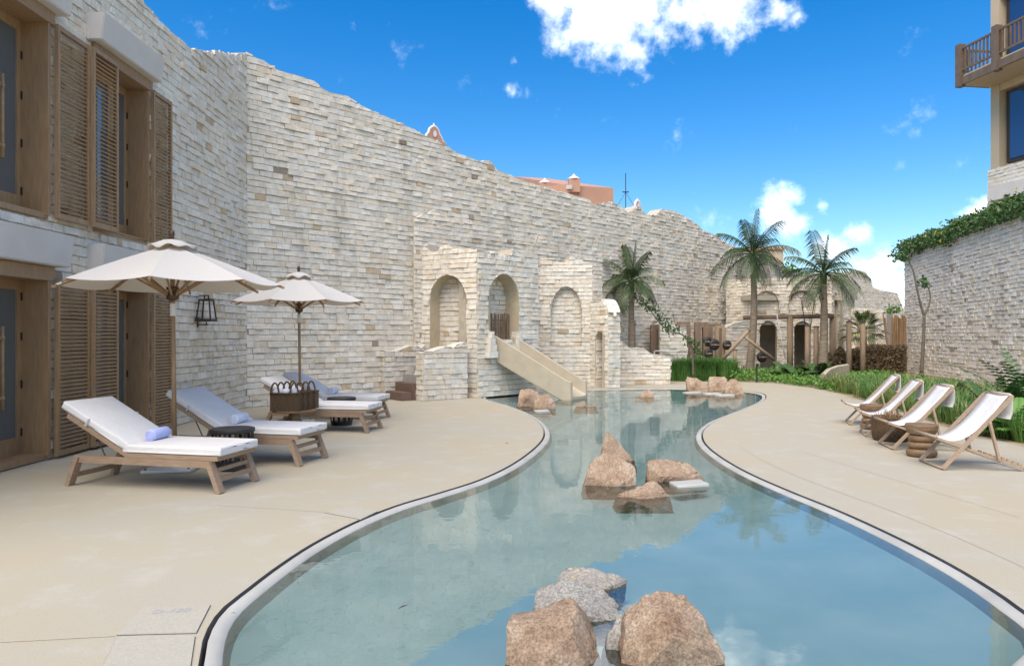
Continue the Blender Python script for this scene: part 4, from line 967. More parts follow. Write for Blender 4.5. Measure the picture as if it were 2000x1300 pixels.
# ------------------------------------------------------------------ planting
def blade_clump(mb, x, y, z, h, n, spread, rnd, w=.008, lean=.5):
    for _ in range(n):
        a = rnd.uniform(0, 6.283); l = h*rnd.uniform(.6, 1.15); le = lean*rnd.uniform(.3, 1.3); q = spread*rnd.random()
        bx, by = x+math.cos(a)*q, y+math.sin(a)*q; ca, sa = math.cos(a), math.sin(a); wx, wy = -sa*w, ca*w
        p1 = (bx+ca*l*le*.35, by+sa*l*le*.35, z+l*.62); p2 = (bx+ca*l*le, by+sa*l*le, z+l*(.95-.35*le))
        mb.add([(bx-wx, by-wy, z), (bx+wx, by+wy, z), (p1[0]+wx*.8, p1[1]+wy*.8, p1[2]), (p1[0]-wx*.8, p1[1]-wy*.8, p1[2]), p2], [(0, 1, 2, 3), (3, 2, 4)])
def leaf_cloud(mb, fn, n, size, rnd, up=.3):
    for _ in range(n):
        p = fn(rnd)
        if p is None: continue
        d = Vector((rnd.gauss(0, 1), rnd.gauss(0, 1), rnd.gauss(up, .8))).normalized(); s = Vector((rnd.gauss(0, 1), rnd.gauss(0, 1), rnd.gauss(0, .6))).cross(d).normalized()
        l = size*rnd.uniform(.6, 1.3); w = l*.28; p = Vector(p)
        mb.add([p, p+d*l*.5+s*w, p+d*l, p+d*l*.5-s*w], [(0, 1, 2, 3)])
def in_poly(x, y, poly):
    c = False; n = len(poly)
    for i in range(n):
        a, b = poly[i], poly[i-1]
        if (a[1] > y) != (b[1] > y) and x < (b[0]-a[0])*(y-a[1])/(b[1]-a[1])+a[0]: c = not c
    return c
edge = [(p.x, p.y) for p in bed_edge]
def edge_x(y):      # x of the deck edge on the right at depth y
    for (x0, y0), (x1, y1) in zip(edge[4:], edge[5:]):
        if min(y0, y1) <= y <= max(y0, y1): return x0+(x1-x0)*(y-y0)/(y1-y0)
    return 8.5
rnd = random.Random(11)
tall = MB()
for _ in range(330):
    t = rnd.random(); px = 1312+118*t; Y = rnd.uniform(24.6, 26.0); x = (px-CX)/F*Y
    blade_clump(tall, x, Y, 0, rnd.uniform(.75, 1.0), 34, .12, rnd, .007, .55)
tag(tall.build('tall_grass', M['grass']), 'tall fine dark green grass beside the low stone wall', 'grass', kind='stuff')
g1, g2 = MB(), MB()
for _ in range(1150):
    Y = rnd.uniform(8.5, 21.5); x = edge_x(Y)+.15+abs(rnd.gauss(0, 1.5))+.0
    x0 = RW0.x+(RW1.x-RW0.x)*(RW0.y-Y)/(RW0.y-RW1.y)
    if x > x0-.2: continue
    f = min(1, (x-edge_x(Y))/2)
    blade_clump(g1 if rnd.random() > .22+.35*f else g2, x, Y, 0, rnd.uniform(.38, .62), 30, .12, rnd, .006, .75)
tag(g1.build('bed_grass', M['grass']), 'soft arching green grass bed behind the deck chairs', 'grass', kind='stuff')
tag(g2.build('dry_grass', M['grass_light']), 'lighter straw tipped grass in the bed along the garden wall', 'grass', kind='stuff')
bed = [(5.3, 24.9), (7.0, 24.7), (8.6, 23.6), (8.95, 21.5), (8.95, 19.8), (11.0, 19.5), (13.6, 23.5), (13, 27.3), (8.5, 27.3)]
gc, gl_ = MB(), MB()
def bedpt(r):
    for _ in range(20):
        x, y = r.uniform(5.2, 13.6), r.uniform(19.5, 27.3)
        if in_poly(x, y, bed):
            hh = .22+.16*noise.noise(Vector((x*1.3, y*1.3, 0)))+.10*max(0, y-24)*.4
            return (x, y, r.random()**.6*max(.1, hh))
leaf_cloud(gc, bedpt, 13000, .11, rnd, .5); leaf_cloud(gl_, bedpt, 5500, .10, rnd, .7)
tag(gc.build('ground_cover', M['leaf_mid']), 'low leafy green ground cover along the far path', 'ground cover', kind='stuff')
tag(gl_.build('lime_ground_cover', M['leaf_lime']), 'lime green tips scattered through the ground cover', 'ground cover', kind='stuff')
hd = MB()
def hedgept(r):
    px = r.uniform(1618, 1769); Y = r.uniform(26.2, 27.6); zt = 1.18 if px > 1690 else .95+.15*math.sin(px*.2)
    return ((px-CX)/F*Y, Y, r.uniform(.02, zt))
leaf_cloud(hd, hedgept, 15000, .10, rnd, .8)
tag(hd.build('brown_hedge', M['hedge']), 'clipped brownish purple hedge in front of the bamboo screen', 'hedge', kind='stuff')
# cycad-like leafy plants at right
def pinnate(mb, base, az, el, L_, n, ll, lw, droop=.9):
    p = Vector(base); d = Vector((math.cos(az)*math.cos(el), math.sin(az)*math.cos(el), math.sin(el))); pts = [p.copy()]; st = 12
    for k in range(st):
        d = (d+Vector((0, 0, -droop/st))).normalized(); p = p+d*L_/st; pts.append(p.copy())
    mb.tube(pts, [.008*(1-.8*k/st)+.002 for k in range(st+1)], 4)
    for k in range(n):
        t = .15+.85*k/n; i = min(st-1, int(t*st)); f = t*st-i; q = pts[i].lerp(pts[i+1], f); dd = (pts[i+1]-pts[i]).normalized(); sd_ = dd.cross(Vector((0, 0, 1))).normalized(); upv = sd_.cross(dd)
        l = ll*(math.sin(math.pi*(.18+.80*t))**.7)
        for s in (-1, 1):
            e = (sd_*s+dd*.55+upv*.12).normalized(); m_ = q+e*l*.5+Vector((0, 0, -.05*l)); tip = q+e*l+Vector((0, 0, -.28*l)); w = dd*lw
            mb.add([q-w*.6, q+w*.6, m_+w, m_-w, tip], [(0, 1, 2, 3), (3, 2, 4)])
def cycad(loc, label, n, L_, seed, mat='leaf_dark', ll=.16, lw=.022):
    t = thing('leafy_plant', label, 'plant', loc, 0, 'feathery leafed plants in the right bed'); r = random.Random(seed)
    for k in range(n):
        mb = MB(); pinnate(mb, (0, 0, .02), 6.283*k/n+r.uniform(-.3, .3), r.uniform(.5, 1.25), L_*r.uniform(.75, 1.15), 13, ll, lw); mb.build('frond', M[mat], t)
cycad((7.75, 11.0, 0), 'feathery leafed plant at the right edge beside the nearest deck chair', 16, .85, 1, 'leaf_mid', .22, .03)
cycad((8.35, 12.3, 0), 'dark broad leafed plant behind the nearest deck chair', 18, 1.0, 2, 'leaf_dark', .24, .035)
cycad((9.55, 13.2, 0), 'tall feathery plant leaning in from the right edge', 11, 1.7, 3, 'leaf_dark', .22, .03)
cycad((10.0, 16.0, 0), 'small feathery plant in the grass below the garden wall', 8, .7, 4)
cycad((11.2, 16.4, 0), 'small dark plant in the grass right of the thin sapling', 9, .8, 5)
cycad((9.3, 16.9, 0), 'feathery plant rising behind the farthest deck chair', 8, .7, 6)
cycad((9.7, 24.6, 0), 'broad leafed plant below the timber swing beam', 14, 1.0, 7, 'leaf_dark', .3, .05)
cycad((10.6, 24.8, 0), 'broad leafed plant at the foot of the rightmost tall palm', 14, 1.0, 8, 'leaf_dark', .3, .05)
# palms
def palm(loc, label, ht, bend, nf, L_, seed, rt=.17, fan=False, up=1.3):
    t = thing('palm_tree', label, 'palm', loc, 0, 'palms in the garden'); r = random.Random(seed); mb = MB(); n = 26; pts = []; rs = []
    for k in range(n+1):
        q = k/n; pts.append((bend*math.sin(q*2.2)*.5, bend*.2*q, ht*q)); rs.append(rt*(1.15-.5*q+(.35 if k == 0 else 0))*(1+.05*(k % 2)))
    mb.tube(pts, rs, 12); mb.build('trunk', M['palm_trunk'], t, True)
    top = Vector(pts[-1]); mb = MB(); mb.tube([top-Vector((0,0,.15)), top+Vector((0,0,.25)), top+Vector((0,0,.75))], [rt*.62, rt*.75, rt*.25], 10); mb.build('crownshaft', M['palm_leaf'], t, True)
    for k in range(5):
        mb = MB(); a = r.uniform(0, 6.28); mb.tube([top+Vector((0,0,-.2-.1*k)), top+Vector((math.cos(a)*.2, math.sin(a)*.2, -.05-.1*k)), top+Vector((math.cos(a)*.28, math.sin(a)*.28, -.25-.1*k))], [.05, .05, .02], 6); mb.build('leaf_boot', M['bark'], t)
    for k in range(nf):
        az = 6.283*(k*.618)+r.uniform(-.2, .2); el = up-(up+.35)*k/nf if k else 1.5
        mb = MB(); p = top+Vector((0, 0, .35)); d = Vector((math.cos(az)*math.cos(el), math.sin(az)*math.cos(el), math.sin(el))); L2 = L_*r.uniform(.85, 1.1); st = 14; P_ = [p.copy()]
        for i in range(st):
            d = (d+Vector((0, 0, -(.075+.05*i/st)*(1.25-.5*el)))).normalized(); p = p+d*L2/st; P_.append(p.copy())
        mb.tube(P_, [.028*(1-.85*i/st) for i in range(st+1)], 5)
        for j in range(32):
            q = .12+.88*j/32; i = min(st-1, int(q*st)); b = P_[i].lerp(P_[i+1], q*st-i); dd = (P_[i+1]-P_[i]).normalized()
            sd_ = dd.cross(Vector((0, 0, 1)))
            if sd_.length < .1: sd_ = Vector((math.sin(az), -math.cos(az), 0))
            sd_.normalize(); l = L2*.36*(math.sin(math.pi*(.14+.80*q))**.6)*r.uniform(.85, 1.1)
            for s in (-1, 1):
                e = (sd_*s*.8+dd*.75+Vector((0, 0, .05))).normalized(); m_ = b+e*l*.5-Vector((0, 0, .05*l)); tip = b+e*l-Vector((0, 0, (.55+.3*r.random())*l)); w = dd*.0155
                mb.add([b-w*.6, b+w*.6, m_+w, m_-w, tip], [(0, 1, 2, 3), (3, 2, 4)])
        mb.build('frond', M['palm_leaf'], t)
    return t
def pl(px, Y): return ((px-CX)/F*Y, Y, 0)
palm(pl(1236, 24.3), 'palm with upright fronds rising behind the low stone wall', 3.05, -.1, 16, 1.3, 1, .12, up=1.5)
palm(pl(1462, 26.4), 'tall palm left of the arcade, at the near end of the swing beam', 4.2, .45, 20, 1.65, 2, .14)
palm(pl(1606, 25.4), 'tall palm right of the arcade, standing before the far arches', 3.4, .15, 17, 1.6, 3, .15)
def fan_palm(loc, label, ht, seed):
    t = thing('fan_palm', label, 'palm', loc); r = random.Random(seed); mb = MB(); mb.tube([(0,0,0),(.03,0,ht*.5),(0,0,ht)], [.16,.13,.12], 10); mb.build('trunk', M['palm_trunk'], t, True)
    for k in range(26):
        az = k*2.4; el = 1.4-2.0*(k/26); d = Vector((math.cos(az)*math.cos(el), math.sin(az)*math.cos(el), math.sin(el))); b = Vector((0,0,ht)); e = b+d*.45; mb = MB(); mb.tube([b, e], .012, 4)
        sd_ = d.cross(Vector((0,0,1))).normalized()
        for j in range(15):
            a = -1.2+2.4*j/14; dd = d*math.cos(a)+sd_*math.sin(a); tip = e+dd*.6-Vector((0,0,.15)); w = dd.cross(Vector((.1,.2,1))).normalized()*.022
            mb.add([e, e+dd*.35+w, tip, e+dd*.35-w], [(0,1,2,3)])
        mb.build('frond', M['grass_light'] if k % 4 == 0 else M['leaf_dark'], t)
fan_palm(pl(1686, 29.0), 'small fan palm in front of the distant arches', 1.75, 5)
# thin saplings
def sapling(name, label, stems, leaves, seed):
    b = Vector(stems[0][0][0]); t = thing(name, label, 'tree', (b.x, b.y, 0)); r = random.Random(seed); o = Vector((b.x, b.y, 0))
    for pts, r0, r1 in stems:
        mb = MB(); n = len(pts); q = catmull_open([Vector(p)-o for p in pts]); mb.tube(q, [r0+(r1-r0)*i/(len(q)-1) for i in range(len(q))], 6); mb.build('trunk' if pts is stems[0][0] else 'branch', M['bark'], t, True)
    for c, rad, n in leaves:
        mb = MB(); c = Vector(c)-o; leaf_cloud(mb, lambda rr: c+Vector((rr.gauss(0, rad*.5), rr.gauss(0, rad*.5), rr.gauss(0, rad*.4))), n, .11, r, .3); tag(mb.build('foliage', M['leaf_dark'], t), kind='stuff')
def catmull_open(p, k=5):
    p = [p[0]]+p+[p[-1]]; out = []
    for i in range(1, len(p)-2):
        for j in range(k):
            t = j/k; a, b, c, d = p[i-1:i+3]; out.append(.5*((2*b)+(c-a)*t+(2*a-5*b+4*c-d)*t*t+(3*b-a-3*c+d)*t**3))
    return out+[p[-2]]
Y = 24.2; S = lambda *a: [tuple(P(x, y, Y)) for x, y in a]
sapling('leaning_sapling', 'thin sapling leaning left over the tall grass', [(S((1354,735),(1352,685),(1346,668),(1330,652),(1310,648),(1290,632),(1275,612),(1256,592)), .04, .012), (S((1328,651),(1318,630),(1314,610)), .018, .006)],
        [(P(x, y, Y), .22, n) for x, y, n in ((1256,590,60),(1268,600,60),(1282,605,50),(1290,622,50),(1306,642,50),(1318,646,40),(1345,664,50),(1360,678,60),(1300,632,40),(1365,690,60))], 4)
Y = 20.5; 
sapling('young_tree', 'bare young tree with forked stem before the garden wall', [(S((1800,728),(1802,690),(1804,650),(1805,616)), .05, .04), (S((1805,617),(1797,590),(1790,560),(1784,530),(1772,505),(1763,500)), .035, .012), (S((1805,617),(1813,600),(1817,580),(1812,560),(1806,552)), .026, .01), (S((1797,597),(1790,594),(1788,590)), .016, .008), (S((1775,508),(1779,494),(1785,485)), .014, .006)],
        [(P(x, y, Y), .16, n) for x, y, n in ((1756,506,36),(1748,498,20),(1768,502,30),(1803,550,36),(1808,556,30))], 5)
Y = 26.6
sapling('bare_shrub', 'leafless pale branching shrub in front of the arcade arches', [(S((1576,712),(1574,650),(1568,605),(1564,582)), .03, .012), (S((1578,690),(1583,640),(1588,605),(1592,578)), .022, .008), (S((1565,584),(1554,574)), .012, .006), (S((1566,582),(1578,568)), .012, .006), (S((1590,590),(1600,582)), .01, .005)], [], 6)
# creeper on the garden wall
vt = thing('creeper', 'dark green flowering creeper spilling over the top of the garden wall', 'creeper', (RW0.x, RW0.y, 5.2))
dR = (RW1-RW0).normalized(); nR = Vector((dR.y, -dR.x)); nR = nR if nR.x < 0 else -nR; oV = Vector((RW0.x, RW0.y, 5.2))
def vine(r):
    u = r.uniform(-.2, LR); h = .30+.22*noise.noise(Vector((u*.9, 0, 3))); dn = .32+.3*noise.noise(Vector((u*.8, 5, 0)))
    w = r.gauss(.05, .16); z = r.uniform(-dn, h) if w > 0 else r.uniform(-.05, h)
    q = RW0+dR*u+nR*(w+.06); return Vector((q.x, q.y, 5.22+z))-oV
mb = MB(); leaf_cloud(mb, vine, 9000, .13, rnd, .2); tag(mb.build('foliage', M['leaf_dark'], vt), kind='stuff')
mb = MB(); leaf_cloud(mb, vine, 2200, .12, rnd, .4); tag(mb.build('young_foliage', M['leaf_lime'], vt), kind='stuff')
for k in range(46):
    c = vine(rnd)+Vector((*(nR*.12), .05)); mb = MB()
    for j in range(5):
        a = 6.283*j/5; d = Vector((nR.x*.2+dR.x*math.cos(a), nR.y*.2+dR.y*math.cos(a), math.sin(a)))*.075; s = Vector((nR.x, nR.y, .2)).cross(d).normalized()*.03; mb.add([Vector(), d*.6+s, d, d*.6-s], [(0,1,2,3)])
    o = mb.build('flower', M['flower'], vt); o.location = c
# wall top tufts
for px, py, lb in ((1545, 520, 'small green tuft growing on the arcade roof'), (1745, 598, 'leafy shoot on the far wall above the bamboo screen')):
    q = P(px, py+14, 29.5); t = thing('wall_tuft', lb, 'plant', q); mb = MB(); leaf_cloud(mb, lambda r: (r.gauss(0,.18), r.gauss(0,.15), abs(r.gauss(.12,.12))), 120, .14, rnd, .6); tag(mb.build('foliage', M['leaf_mid'], t), kind='stuff')
# bamboo screen
bs = thing('bamboo_screen', 'brown bamboo pole screen at the end of the garden wall', 'screen', pl(1740, 28.2))
for k in range(24):
    px = 1738+32*k/23; q = P(px, 676, 28.2+rnd.uniform(-.05,.05)); mb = MB(); o = Vector(bs.location); j = rnd.uniform(-.05,.05)-(.25 if k < 2 else 0)
    mb.tube([Vector((q.x, q.y, 0))-o, Vector((q.x+j, q.y, P(px, 618, 28.2).z+rnd.uniform(-.12,.1)))-o], rnd.uniform(.022,.034), 6); mb.build('pole', M['bamboo'], bs)
# ------------------------------------------------------------------ outdoor gym
def frame(px0, px1, ytop, Y, label, w=.13, z0=0, dY=0, mat='red_wood'):
    a, b = P(px0, ytop, Y), P(px1, ytop, Y+dY); t = thing('gym_station', label, 'gym station', (a.x, a.y, 0), 0, 'timber frames of the outdoor gym'); o = Vector((a.x, a.y, 0))
    for p in (a, b): mb = MB(); mb.bar(Vector((p.x, p.y, 0))-o, p-o-Vector((0,0,w*.5)), w, w*1.1); mb.build('post', M[mat], t)
    mb = MB(); mb.bar(a-o+(a-b).normalized()*w*.5, b-o+(b-a).normalized()*w*.5, w, w*.9); mb.build('beam', M[mat], t); return t
frame(1276, 1290, 639, 26.0, 'leftmost reddish timber frame of the outdoor gym', .2); frame(1325, 1345, 631, 26.2, 'slim timber frame behind the sloping white cap', .11)
frame(1362, 1378, 634, 26.6, 'thick timber frame left of the weight discs', .2); frame(1388, 1404, 635, 27.2, 'timber frame behind the weight discs', .12); frame(1400, 1412, 638, 26.0, 'front timber frame holding the bar with weight discs', .11, mat='post_wood')
def disc(px, py, Y, r, label):
    q = P(px, py, Y); t = thing('weight_disc', label, 'weight disc', q, R(15), 'dark weight discs'); mb = MB()
    mb.lathe([(r*.3, -.05), (r*.92, -.06), (r, -.03), (r, .03), (r*.92, .06), (r*.3, .05)], n=24); o = mb.build('disc', M['black'], t, True); o.rotation_euler = (R(90), 0, 0)
    mb = MB(); mb.bar((-r*.8, -.065, 0), (r*.8, -.065, 0), .03, .02, up=(0,1,0)); mb.build('spoke', M['post_wood'], t); mb = MB(); mb.tube([(0,-.09,0),(0,.3,0)], .03, 8); mb.build('hub', M['post_wood'], t)
disc(1382, 667, 25.6, .17, 'left small weight disc on the gym bar'); disc(1395, 673, 25.5, .20, 'large weight disc at the centre of the gym'); disc(1420, 674, 25.8, .17, 'weight disc right of the gym posts'); disc(1384, 690, 25.4, .17, 'lower weight disc half hidden by grass'); disc(1488, 697, 26.8, .2, 'weight disc below the crossed logs')
def pole_thing(name, a, b, r, label, cat='pole', mat='post_wood', group=None):
    a, b = Vector(a), Vector(b); t = thing(name, label, cat, (a.x, a.y, 0), 0, group); o = Vector((a.x, a.y, 0)); mb = MB(); mb.tube([a-o, (a+b)/2-o, b-o], [r, r*.97, r*.93], 10); mb.build('shaft', M[mat], t, True)
    mb = MB(); c = b-o; d = (b-a).normalized(); mb.tube([c-d*.04, c+d*.012], r*1.03, 10); mb.build('end_band', M['bark'], t); return t
pole_thing('cross_log', P(1412, 700, 25.2), P(1463, 644, 25.2), .07, 'log leaning up to the right across the left tall palm', group='crossed logs')
pole_thing('cross_log', P(1513, 703, 25.9), P(1452, 656, 25.7), .06, 'log leaning up to the left from the planting', group='crossed logs')
sw = thing('swing_beam', 'long horizontal log beam on posts with hanging ropes before the arcade', 'swing frame', pl(1456, 26.9)); o = Vector(sw.location)
mb = MB(); mb.tube([P(1452, 620, 26.9)-o, P(1628, 617, 26.6)-o], .085, 10); mb.build('beam', M['red_wood'], sw, True)
for px in (1543, 1626): q = P(px, 617, 26.75); mb = MB(); mb.tube([Vector((q.x, q.y, 0))-o, q-o], .11, 10); mb.build('post', M['post_wood'], sw, True)
for px, x2, y2 in ((1517, 1534, 700), (1582, 1580, 690)):
    a, b = P(px, 618, 26.7)-o, P(x2, y2, 26.6)-o; mb = MB(); mb.tube([a+Vector((0,0,.1)), a.lerp(b, .5), b], .022, 6); mb.build('rope', M['cushion'], sw, True)
for px, yt, lb in ((1577, 635, 'middle upright timber post below the swing beam'), (1594, 637, 'short timber post beside the right tall palm'), (1658, 627, 'left of the two timber posts in the brown hedge'), (1685, 629, 'right of the two timber posts in the brown hedge'), (1435, 682, 'short square post by the crossed logs'), (1238, 632, 'slim timber post behind the first palm')):
    Y = 25.9; q = P(px, yt, Y); pole_thing('timber_post', (q.x, q.y, 0), q, .095 if px > 1500 else .07, lb, 'post', group='upright timber posts')
q0, q1 = P(1278, 685, 25.6), P(1318, 686, 25.4); t = thing('pull_up_bar', 'bent pale metal bar across the leftmost gym frame', 'bar', (q0.x, q0.y, 0)); o = Vector((q0.x, q0.y, 0))
mb = MB(); mb.tube([Vector((0,0,0)), q0-o-Vector((0,0,.03)), q0-o+Vector((.05,0,0)), q1-o, q1-o+Vector((.12,0,-.08)), q1-o+Vector((.14,0,-.8))], .02, 8); mb.build('tube', M['white_metal'], t, True)
for px, py, Y, lb in ((1478, 735, 23.9, 'black bollard lamp at the planting edge before the left palm'), (1594, 736, 22.6, 'black bollard lamp at the foot of the right palm')):
    q = G(px, py); q = Vector(((px-CX)/F*Y, Y, 0)); t = thing('path_light', lb, 'lamp', q, 0, 'black path lights'); mb = MB(); mb.tube([(0,0,0),(0,0,.55)], .025, 8); mb.build('stem', M['black'], t); mb = MB(); mb.tube([(0,0,.55),(0,-.02,.60),(.02,-.08,.60)], .035, 8); mb.build('lamp_head', M['black'], t)
# rounded white planter kerb
kb = thing('curved_kerb', 'curved cream kerb rising from the ground cover right of the palm', 'kerb', (10.0, 22.0, 0)); o = Vector((10.0, 22.0, 0))
pts = [P(1608, 731, 21.5)-o, P(1618, 721, 21.9)-o, P(1634, 715, 22.6)-o, P(1655, 712, 23.2)-o]; mb = MB()
vs = []
for p in pts: vs += [Vector((p.x, p.y-.14, 0)), Vector((p.x, p.y-.14, p.z)), Vector((p.x, p.y, p.z+.03)), Vector((p.x, p.y+.16, p.z)), Vector((p.x, p.y+.16, 0))]
mb.add(vs, [(i*5+k, i*5+k+1, i*5+k+6, i*5+k+5) for i in range(3) for k in range(4)]+[(0,1,2,3,4), (19,18,17,16,15)]); mb.build('kerb_body', M['tan'], kb)
# ------------------------------------------------------------------ buildings beyond
def pink(name, label): return thing(name, label, 'building')
pb = thing('pink_building', 'salmon pink building with two domed finials above the boundary wall', 'building', (4, 50, 0)); o = Vector((4, 50, 0))
def zz(py, Y): return P(0, py, Y).z
mb = MB(); x0, x1 = P(1118, 0, 48).x, P(1166, 0, 50).x
a, b, c = P(1115, 362, 47)-o, P(1166, 372, 50)-o, P(1005, 345, 62)-o
def prism(mb, A, B, zt, zt2, th):
    d = Vector((B.x-A.x, B.y-A.y, 0)).normalized(); n = Vector((-d.y, d.x, 0))*th
    A0_, B0_ = Vector((A.x, A.y, 0)), Vector((B.x, B.y, 0)); vs = [A0_, B0_, B0_+n, A0_+n, Vector((A.x, A.y, zt)), Vector((B.x, B.y, zt2)), Vector((B.x, B.y, zt2))+n, Vector((A.x, A.y, zt))+n]
    mb.add(vs, [(3,2,1,0),(4,5,6,7),(0,1,5,4),(1,2,6,5),(2,3,7,6),(3,0,4,7)])
prism(mb, a, b, zz(358, 47), zz(372, 50), 3); mb.build('front_wall', M['pink'], pb)
mb = MB(); prism(mb, c, Vector((a.x-.02, a.y+.02, 0)), zz(345, 62), zz(361, 47)-.05, 3); mb.build('side_wall', M['pink'], pb)
for px, yt, yb, Y in ((1121, 340, 362, 47.2), (1064, 348, 372, 53)):
    q = P(px, yb, Y)-o; s = Y/F; zt = zz(yt, Y); w = 11*s; mb = MB(); mb.box(q.x-w, q.x+w, q.y-w, q.y+w, q.z-.5, zt-11*s+.01); tu = mb.build('turret', M['pink'], pb)
    mb = MB(); z0 = zt-11*s; mb.lathe([(13*s, z0), (13.5*s, z0+1*s), (11*s, z0+2.5*s), (8*s, z0+5*s), (4*s, z0+7*s), (3*s, z0+8*s), (4*s, z0+9*s), (1.5*s, z0+11*s)], (q.x, q.y, 0), n=18); mb.build('dome', M['pink_white'], tu, True)
mb = MB(); q0, q1 = P(1062, 374, 53)-o, P(1114, 367, 46.9)-o; mb.bar(q0-Vector((0,.3,0)), q1-Vector((0,.3,0)), .2, .25); mb.build('string_course', M['pink_white'], pb)
def gable(px, ytop, ybot, Y, w, label, lean):
    t = thing('pink_gable', label, 'gable', P(px, 655, Y)-Vector((0,0,H)), R(lean), 'curved gables above the wall'); s = Y/F; zt, zb = zz(ytop, Y), zz(ybot, Y); h = zt-zb
    prof_ = [(-1,0),(-1,.12),(-.72,.22),(-.6,.42),(-.42,.55),(-.36,.72),(-.16,.84),(0,.88),(.16,.84),(.36,.72),(.42,.55),(.6,.42),(.72,.22),(1,.12),(1,0)]
    n = len(prof_); W2 = w*s/2
    mb = MB(); vs = [(x*W2, -.2, zb-2+ (2+z*h if z else 0)) for x, z in prof_]+[(x*W2, .2, zb-2+(2+z*h if z else 0)) for x, z in prof_]
    mb.add(vs, [tuple(range(n)), tuple(range(2*n-1, n-1, -1))]+[(i, i+n, i+n+1, i+1) for i in range(n-1)]); mb.build('panel', M['pink'], t)
    mb = MB(); mb.tube([(x*W2, -.1, zb+z*h) for x, z in prof_[1:-1]], .16*s/.03*.6, 6); mb.build('trim', M['pink_white'], t, True)
    mb = MB(); mb.lathe([(1.2*s, zb+.86*h), (2.6*s, zb+.89*h), (1.2*s, zb+.92*h), (2.3*s, zb+.97*h), (.3*s, zt+.05*h)], (0,-.1,0), n=12); mb.build('finial', M['pink_white'], t, True)
    mb = MB(); q = [(math.cos(k*math.pi/9)*4*s, -.26, zb+.5*h+math.sin(k*math.pi/9)*6.5*s) for k in range(18)]; mb.add(q, [tuple(range(18))]); mb.build('oval_window', M['pink_white'], t)
    mb = MB(); mb.box(-W2*1.6, W2*1.6, .25, 4, -(H-0)+H, zb); mb.build('house_wall', M['pink'], t)
gable(846, 243, 283, 50, 52, 'pink curved gable with white oval window peeping over the wall', 35); gable(1243, 389, 418, 60, 28, 'smaller pink curved gable beside the antenna mast', 35)
ob = thing('orange_block', 'plain orange rendered block behind the left tall palm', 'building', pl(1495, 44)); mb = MB(); w = P(1530, 0, 44).x-ob.location.x; mb.box(-w*.9, w, 0, 4, 0, zz(487, 44)); mb.build('wall', M['hotel'], ob); mb = MB(); mb.box(-w*.9-.1, w+.08, -.1, 4.1, zz(487, 44)-.02, zz(487, 44)+.15); mb.build('parapet', M['pink'], ob)
an = thing('antenna_mast', 'thin guyed antenna mast above the boundary wall', 'antenna', pl(1222, 45)); zt = zz(338, 45)
mb = MB(); mb.tube([(0,0,0), (0,0,zt)], .028, 6); mb.build('mast', M['black'], an)
for s in (-1, 1): mb = MB(); mb.tube([(0,0,zz(375,45)), (s*22*45/F, 0, zz(412,45))], .012, 4); mb.build('guy_wire', M['black'], an)
mb = MB(); mb.bar((-.2,0,zz(375,45)), (.2,0,zz(375,45)), .06, .06); mb.build('collar', M['black'], an)
# right hotel block with balcony
rh = thing('balcony_hotel', 'tan hotel block with timber balcony at the upper right', 'building'); c0 = Vector((17.36, 26)); dv = Vector((.155, -1)).normalized(); nv = Vector((-1, -.155)).normalized()
def Q(u, w, z): q = c0+dv*u+nv*w; return Vector((q.x, q.y, z))
def qbox(mb, u0, u1, w0, w1, z0, z1):
    vs = [Q(u, w, z) for z in (z0, z1) for u, w in ((u0,w0),(u1,w0),(u1,w1),(u0,w1))]; mb.add(vs, [(3,2,1,0),(4,5,6,7),(0,1,5,4),(1,2,6,5),(2,3,7,6),(3,0,4,7)])
mb = MB(); qbox(mb, 0, 10, -9, -.3, 7.55, 16.5); mb.build('tower_wall', M['hotel'], rh)
mb = MB(); qbox(mb, 0, .38, -.3, 0, 7.55, 16.5); mb.build('corner_pier', M['hotel'], rh)
mb = MB(); qbox(mb, .38, 10, -.3, -.02, 10.3, 10.95); qbox(mb, .38, 10, -.3, -.02, 13.6, 16.5); mb.build('spandrel', M['hotel'], rh)
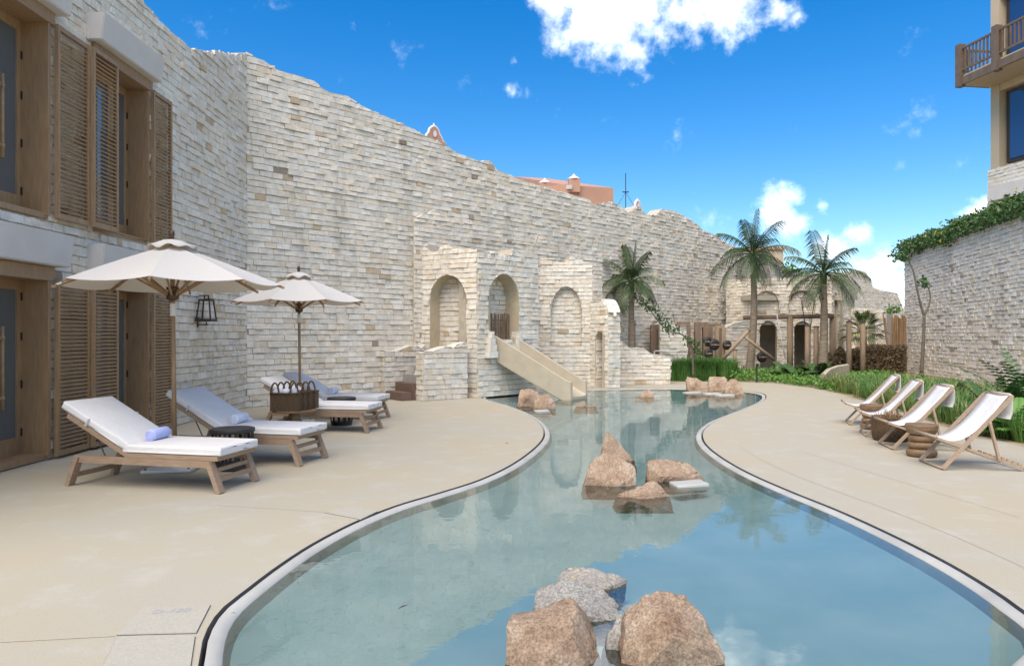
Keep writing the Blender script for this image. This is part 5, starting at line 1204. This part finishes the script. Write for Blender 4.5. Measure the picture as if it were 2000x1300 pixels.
for z0, z1 in ((7.7, 10.25), (11.0, 13.55)):
    mb = MB(); qbox(mb, .48, 3.8, -.29, -.2, z0, z1); f = mb.build('window_frame', M['frame_dark'], rh)
    for k in range(2): mb = MB(); qbox(mb, .66+1.55*k, 2.1+1.55*k, -.2, -.17, z0+.12, z1-.12); mb.build('pane', M['blue_glass'], f)
mb = MB(); qbox(mb, -.0, 6, 0, 1.2, 10.55, 10.62); mb.build('balcony_soffit', M['hotel'], rh)
mb = MB(); qbox(mb, -.06, 6, 1.2, 1.28, 10.55, 10.82); qbox(mb, -.08, -.0, 0, 1.28, 10.55, 10.82); mb.build('balcony_fascia', M['balcony'], rh)
mb = MB(); qbox(mb, 0, 6, .0, 1.2, 10.62, 10.9); mb.build('balcony_floor', M['hotel'], rh)
for u, w in ((0, 1.24), (1.6, 1.24), (3.4, 1.24)): mb = MB(); qbox(mb, u-.1, u+.12, w-.12, w+.12, 10.5, 12.02); mb.build('balcony_post', M['balcony'], rh)
for z in (11.05, 11.82): mb = MB(); qbox(mb, 0, 6, 1.21, 1.27, z, z+.07); qbox(mb, -.05, .01, 0, 1.2, z, z+.07); mb.build('rail', M['balcony'], rh)
for k in range(34): mb = MB(); u = .22+.16*k; qbox(mb, u, u+.06, 1.215, 1.255, 11.1, 11.84); mb.build('baluster', M['balcony'], rh)
for k in range(7): mb = MB(); w = .08+.16*k; qbox(mb, -.04, 0, w, w+.06, 11.1, 11.84); mb.build('baluster', M['balcony'], rh)
mb = MB(); mb.lathe([(.0, 0), (.1, .02), (.1, .16), (.08, .18)], n=12); d = mb.build('downlight', M['black'], rh); d.location = Q(2.6, .5, 10.38)
rb = Wall('hotel_stone_base', 'rough stone lower storey of the balcony hotel above the creeper', 'wall', mat='brick_pale')
rb.panel(Q(-.05, .06, 0).to_2d(), Q(10, .06, 0).to_2d(), 7.55, z0=3.5, th=.4); rb.finish(40)
mb = MB(); qbox(mb, .35, 2.2, .08, .42, 6.35, 6.85); lo = mb.build('stone_bracket', M['plaster'], rh)
